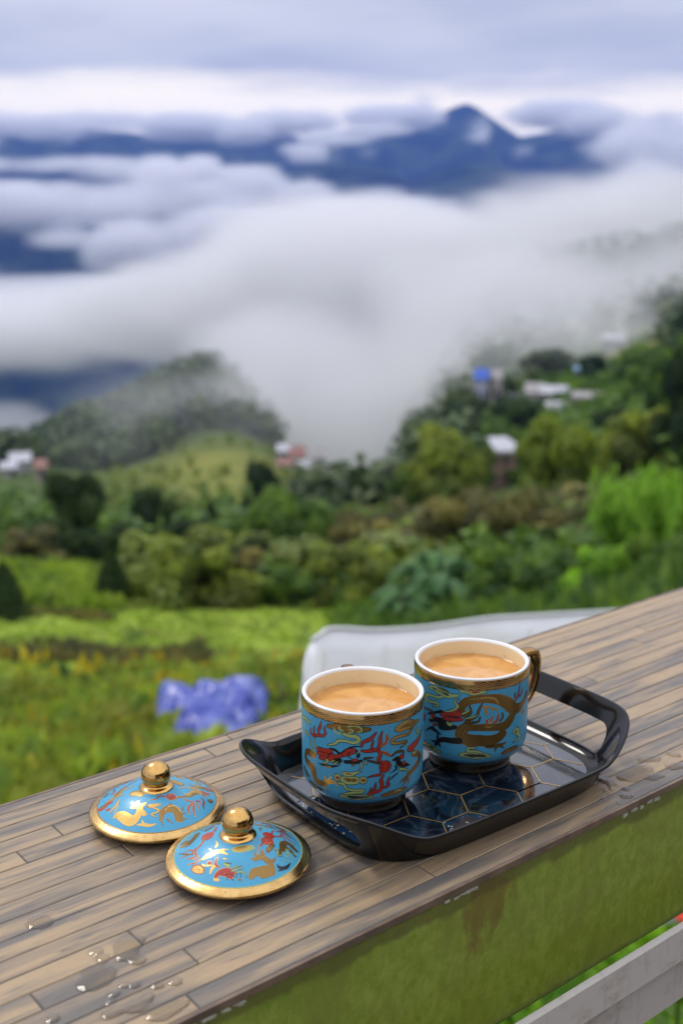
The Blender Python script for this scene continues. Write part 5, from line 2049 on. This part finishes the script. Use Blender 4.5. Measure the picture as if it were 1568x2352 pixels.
woods('meadow_shrubs', lambda r_: (r_.uniform(240, 660), math.exp(r_.uniform(math.log(125), math.log(255)))), 70, 2.4, 'small shrubs dotted over the pale hill meadow', 30, 'f_olive')
woods('outer_scrub', lambda r_: (r_.uniform(1750, 3200), math.exp(r_.uniform(math.log(22), math.log(120)))), 420, 2.6, 'mixed scrub covering the slope beyond the bamboo', 34, 'f_mid')
woods('outer_thicket', lambda r_: (r_.uniform(-900, -130), math.exp(r_.uniform(math.log(34), math.log(240)))), 260, 2.8, 'scrub on the valley flank beyond the tall dark tree', 34, 'f_olive')
woods('ridge_woodland', pick_ridge, 1700, 7.0, 'grey green woods covering the misty ridge')
woods('slope_woodland', pick_slope, 2300, 6.5, 'dark woods climbing the slope into the mist')

# ------------------------------------------------------------------ hill houses
def paint(name, c): 
    if name not in M: M[name] = simple(name, c, .7, var=.12, vscale=.8)
    return name
paint('cream_wall', (.52, .47, .42)); paint('white_wall', (.50, .49, .48)); paint('brick_wall', (.36, .24, .18)); paint('pinkish_wall', (.46, .36, .32)); paint('lilac_wall', (.48, .48, .58))
paint('tin_roof', (.42, .42, .46)); paint('blue_roof', (.03, .10, .45)); paint('lightblue_roof', (.28, .45, .70)); paint('red_roof', (.24, .11, .09)); paint('grey_roof', (.30, .28, .28)); paint('window_dark', (.03, .035, .045))


def house(px, R, top, wpx, depth, wall, roof, label, flat=False, rot=0.0, nwin=3, floors=1):
    g_ = on_ground(px, R)
    k = R / FPX
    W = wpx * k
    Ht = at(px, top, R)[2] - g_[2]
    Ht = max(Ht, 2.2)
    rt = empty('house', tuple(g_), rot - math.atan2(g_[0], g_[1]), label, 'house', 'houses on the hillside')
    rh = .25 if flat else min(.3 * Ht, 1.6)
    hw = Ht - rh
    b = MB(); b.box((0, depth / 2, hw / 2 - .6), (W, depth, hw + 1.2)); b.build('wall', M[wall], rt)
    b = MB()
    if flat:
        b.box((0, depth / 2, hw + rh / 2), (W * 1.1, depth * 1.1, rh))
    else:
        o_ = .07 * W
        x0, x1, y0, y1, ym = -W / 2 - o_, W / 2 + o_, -.45, depth + .45, depth / 2
        b.add([(x0, y0, hw), (x1, y0, hw), (x1, y1, hw), (x0, y1, hw), (x0, ym, hw + rh), (x1, ym, hw + rh)], [(0, 1, 5, 4), (2, 3, 4, 5), (0, 4, 3), (1, 2, 5), (0, 3, 2, 1)])
    b.build('roof', M[roof], rt)
    fl = hw / floors
    for f_i in range(floors):
        for i in range(nwin):
            b = MB()
            b.box((-W / 2 + W * (i + .5) / nwin, -.03, f_i * fl + fl * .58), (W / nwin * .42, .12, fl * .34))
            b.build('window', M['window_dark'], rt)
    b = MB(); b.box((W * .5 / max(1, nwin) * .0 + W * .28, -.04, fl * .28), (.9, .12, fl * .56)); b.build('door', M['window_dark'], rt)


house(1098, 205, 850, 30, 5, 'lilac_wall', 'blue_roof', 'blue roofed shed at the edge of the mist', nwin=2)
house(1133, 207, 850, 24, 4, 'cream_wall', 'grey_roof', 'pale hut beside the blue roofed shed', nwin=1)
house(1390, 262, 768, 48, 7, 'lilac_wall', 'tin_roof', 'highest house on the slope, with a pale lilac tin roof', nwin=3)
house(1325, 222, 848, 34, 5, 'white_wall', 'lightblue_roof', 'white house with a light blue roof below the highest house', nwin=2)
house(1366, 226, 838, 36, 5, 'white_wall', 'grey_roof', 'white house beside the light blue roofed one', nwin=2)
house(1218, 196, 884, 40, 6, 'white_wall', 'grey_roof', 'white gabled house at the end of the village row', nwin=2)
house(1262, 193, 890, 56, 6, 'pinkish_wall', 'tin_roof', 'long pinkish house in the village row above the hedge', nwin=4)
house(1410, 198, 892, 34, 5, 'white_wall', 'tin_roof', 'small white house on the village meadow', nwin=2)
house(1285, 168, 938, 74, 6, 'white_wall', 'tin_roof', 'long white house low in the village over the dome-shaped tree', nwin=4)
house(1340, 164, 948, 70, 5, 'pinkish_wall', 'grey_roof', 'long pinkish wall-like house next to the slope trees', True, nwin=4)
house(1172, 186, 906, 22, 4, 'white_wall', 'tin_roof', 'tiny white hut lowest in the village', nwin=1)
house(1160, find_R(1160, 1120), 1034, 78, 6, 'brick_wall', 'tin_roof', 'two storey brick house with a pale roof beside the dome-shaped tree', True, .25, 3, 2)
house(1042, find_R(1042, 1150), 1112, 60, 4, 'lilac_wall', 'blue_roof', 'low house with a blue sheet roof half hidden by brown bushes', nwin=2)
house(985, find_R(985, 1152), 1122, 36, 4, 'white_wall', 'grey_roof', 'small white hut below the mist-edge olive tree', nwin=1)
house(652, 235, 1024, 30, 5, 'white_wall', 'tin_roof', 'topmost white house of the cluster beside the ravine mist', nwin=2)
house(684, 228, 1030, 34, 5, 'pinkish_wall', 'red_roof', 'red roofed house in the cluster beside the ravine mist', nwin=2)
house(655, 205, 1058, 34, 5, 'white_wall', 'red_roof', 'white house with a red roof at the bottom of the ravine cluster', nwin=2)
house(695, 203, 1064, 28, 5, 'white_wall', 'tin_roof', 'white house low in the cluster, next to the ravine', nwin=2)
house(735, 232, 1034, 26, 5, 'white_wall', 'grey_roof', 'outermost white house, almost lost in the ravine mist', nwin=1)
house(50, 225, 1046, 44, 7, 'white_wall', 'tin_roof', 'pale tall house below the valley end of the ridge', nwin=2, floors=3)
house(22, 215, 1078, 34, 6, 'white_wall', 'tin_roof', 'white house beside the picture edge under the ridge', nwin=2)
house(96, 205, 1060, 26, 5, 'pinkish_wall', 'red_roof', 'small red roofed house under the ridge', nwin=1)
house(482, 405, 842, 44, 8, 'lilac_wall', 'tin_roof', 'pale house on top of the misty ridge', nwin=3)

# ------------------------------------------------------------------ field growth
def growth(name, n, pick, hlo, hhi, nb, mat, label, seed, wid=.16, spread=.55):
    rs = np.random.RandomState(seed)
    px, R = pick(rs, n)
    n = len(px)
    d = np.array([ray(p_, 1100) for p_ in px])
    h = np.hypot(d[:, 0], d[:, 1])
    x, y = d[:, 0] / h * R, d[:, 1] / h * R
    z_ = ground_z(x, y)
    hh = rs.uniform(hlo, hhi, n)
    V = []
    for k in range(nb):
        a_ = rs.rand(n) * 2 * math.pi
        l = rs.uniform(.2, 1.0, n) * spread * hh
        bx, by = x + rs.normal(0, .10, n) * hh * 2, y + rs.normal(0, .10, n) * hh * 2
        zt = z_ + hh * rs.uniform(.55, 1.0, n)
        zb = z_ + hh * rs.uniform(-.05, .35, n)
        w_ = wid * hh
        tx, ty = bx + l * np.cos(a_), by + l * np.sin(a_)
        mx_, my_ = (bx * .45 + tx * .55), (by * .45 + ty * .55)
        zm = zb * .4 + zt * .6
        b2 = rs.rand(n) * math.pi
        V.append(np.stack([np.c_[bx, by, zb], np.c_[mx_ + w_ * np.cos(b2), my_ + w_ * np.sin(b2), zm], np.c_[tx, ty, zt], np.c_[mx_ - w_ * np.cos(b2), my_ - w_ * np.sin(b2), zm]], 1))
    V = np.concatenate(V).reshape(-1, 3)
    F = [(4 * i, 4 * i + 1, 4 * i + 2, 4 * i + 3) for i in range(len(V) // 4)]
    o = build(name, V, F, M[mat])
    if mat.startswith('f_'):
        tn = (fbm(px / 100 + 30, np.log(R) * 8 + 30, .5, 3, seed + 50) - .5) * 1.6
        o.data.attributes.new('tint', 'FLOAT', 'POINT').data.foreach_set('value', np.tile(np.repeat(np.clip(tn, -.4, .45), 4), nb).astype(np.float32))
    tag(o, label, kind='stuff')


def patchy(lo, hi, r0, r1, thr, sc, seed, xs=1.0):
    def f(rs, n):
        P, Q = [], []
        while len(P) < n:
            px = rs.uniform(lo, hi, n)
            R = np.exp(rs.uniform(math.log(r0), math.log(r1), n))
            ok = fbm(px / 100 * xs + 20, np.log(R) * 8 + 20, sc, 3, seed) > thr
            ok &= ~((px > 325) & (px < 625) & (R > TR - 1.5) & (R < TR + 1.4))
            P += list(px[ok]); Q += list(R[ok])
        return np.array(P[:n]), np.array(Q[:n])
    return f


growth('meadow_grass', 6000, patchy(-620, 1000, 7, 32, .0, 1, 1), .08, .20, 6, 'f_yellow', 'yellow green meadow grass below the ledge', 1, .18, 1.1)
growth('lush_weeds', 2300, patchy(-620, 1000, 6.5, 16.5, .50, .55, 2), .22, .48, 9, 'f_lush', 'lush green weeds in the field', 2, .24, .95)
growth('dark_weeds', 950, patchy(-620, 1000, 6.5, 16.5, .58, .5, 6, .5), .2, .42, 9, 'f_mid', 'darker weeds in patches among the meadow grass', 3, .2)
def terraces(rs, n):
    P, Q = [], []
    for lo, hi, r0, r1, k in ((-120, 470, 17.6, 19.6, .40), (330, 760, 15.2, 16.4, .24), (-120, 260, 13.2, 14.2, .22), (-120, 240, 24.5, 25.5, .14)):
        m_ = int(n * k)
        P.append(rs.uniform(lo, hi, m_))
        Q.append(rs.uniform(r0, r1, m_) + .5 * np.sin(P[-1] / 60))
    return np.concatenate(P), np.concatenate(Q)
growth('dry_weeds', 1000, terraces, .14, .32, 9, 'f_brown', 'brown dry weeds along the old terrace steps', 4, .14)
growth('slope_scrub', 5200, patchy(780, 3000, 9, 60, .0, 1, 1), .3, .8, 9, 'f_mid', 'green scrub covering the slope under the trees', 5, .18)
growth('village_scrub', 2200, patchy(1000, 1560, 95, 290, .46, .35, 31), .8, 2.6, 8, 'f_mid', 'scrub and hedges between the village houses', 16, .22)
growth('undergrowth', 1500, patchy(900, 2300, 3.2, 9, .0, 1, 1), .15, .4, 9, 'f_bright', 'bright green undergrowth far below the beam and the rail', 6, .16)
growth('meadow_edge_grass', 2600, patchy(-150, 260, 27, 60, .0, 1, 1), .25, .6, 7, 'f_yellow', 'pale grass on the strip between conifer and dark trees', 7)
M['petal_y'] = simple('yellow_petals', (.66, .52, .03), .6)
growth('yellow_flowers', 420, patchy(-120, 720, 8.5, 18, .52, .5, 15), .26, .5, 3, 'petal_y', 'small yellow wild flowers scattered through the weeds', 8, .10, .25)

# red flower low beyond the rail
fp = at(1568, 2117, 2.2)
fl = empty('flowering_plant', (fp[0], fp[1], float(ground_z(fp[0], fp[1])[0])), 0, 'plant with one orange red flower peeping between beam and rail', 'plant')
hz = fp[2] - fl.location.z
b = MB(); b.tube([(0, 0, -.05), (.02, .01, hz * .5), (0, 0, hz - .01)], [.012, .009, .005], 8); b.build('stem', M['f_mid'], fl)
m_red = simple('red_petals', (.80, .06, .015), .5)
for k in range(6):
    a_ = k * math.pi / 3
    V, F = [], []
    for i in range(5):
        q = i / 4
        wq = .009 * math.sin(math.pi * (.12 + .8 * q))
        r_ = .003 + .017 * q
        for s_ in (-1, 0, 1):
            V.append((r_ * math.cos(a_) - s_ * wq * math.sin(a_), r_ * math.sin(a_) + s_ * wq * math.cos(a_), hz + .010 * q + .004 * abs(s_)))
    for i in range(4):
        for s_ in range(2): F.append((3 * i + s_, 3 * i + s_ + 1, 3 * i + s_ + 4, 3 * i + s_ + 3))
    build('petal', V, F, m_red, fl, True)
rs = np.random.RandomState(5)
C = np.c_[rs.normal(0, .10, 160), rs.normal(0, .10, 160), rs.uniform(hz * .3, hz - .12, 160)]
V, F = leaf_quads(C, np.full(160, .045), np.tile([0, 0, 1.], (160, 1)), rs, .5)
build('foliage', V, F, M['f_mid'], fl)
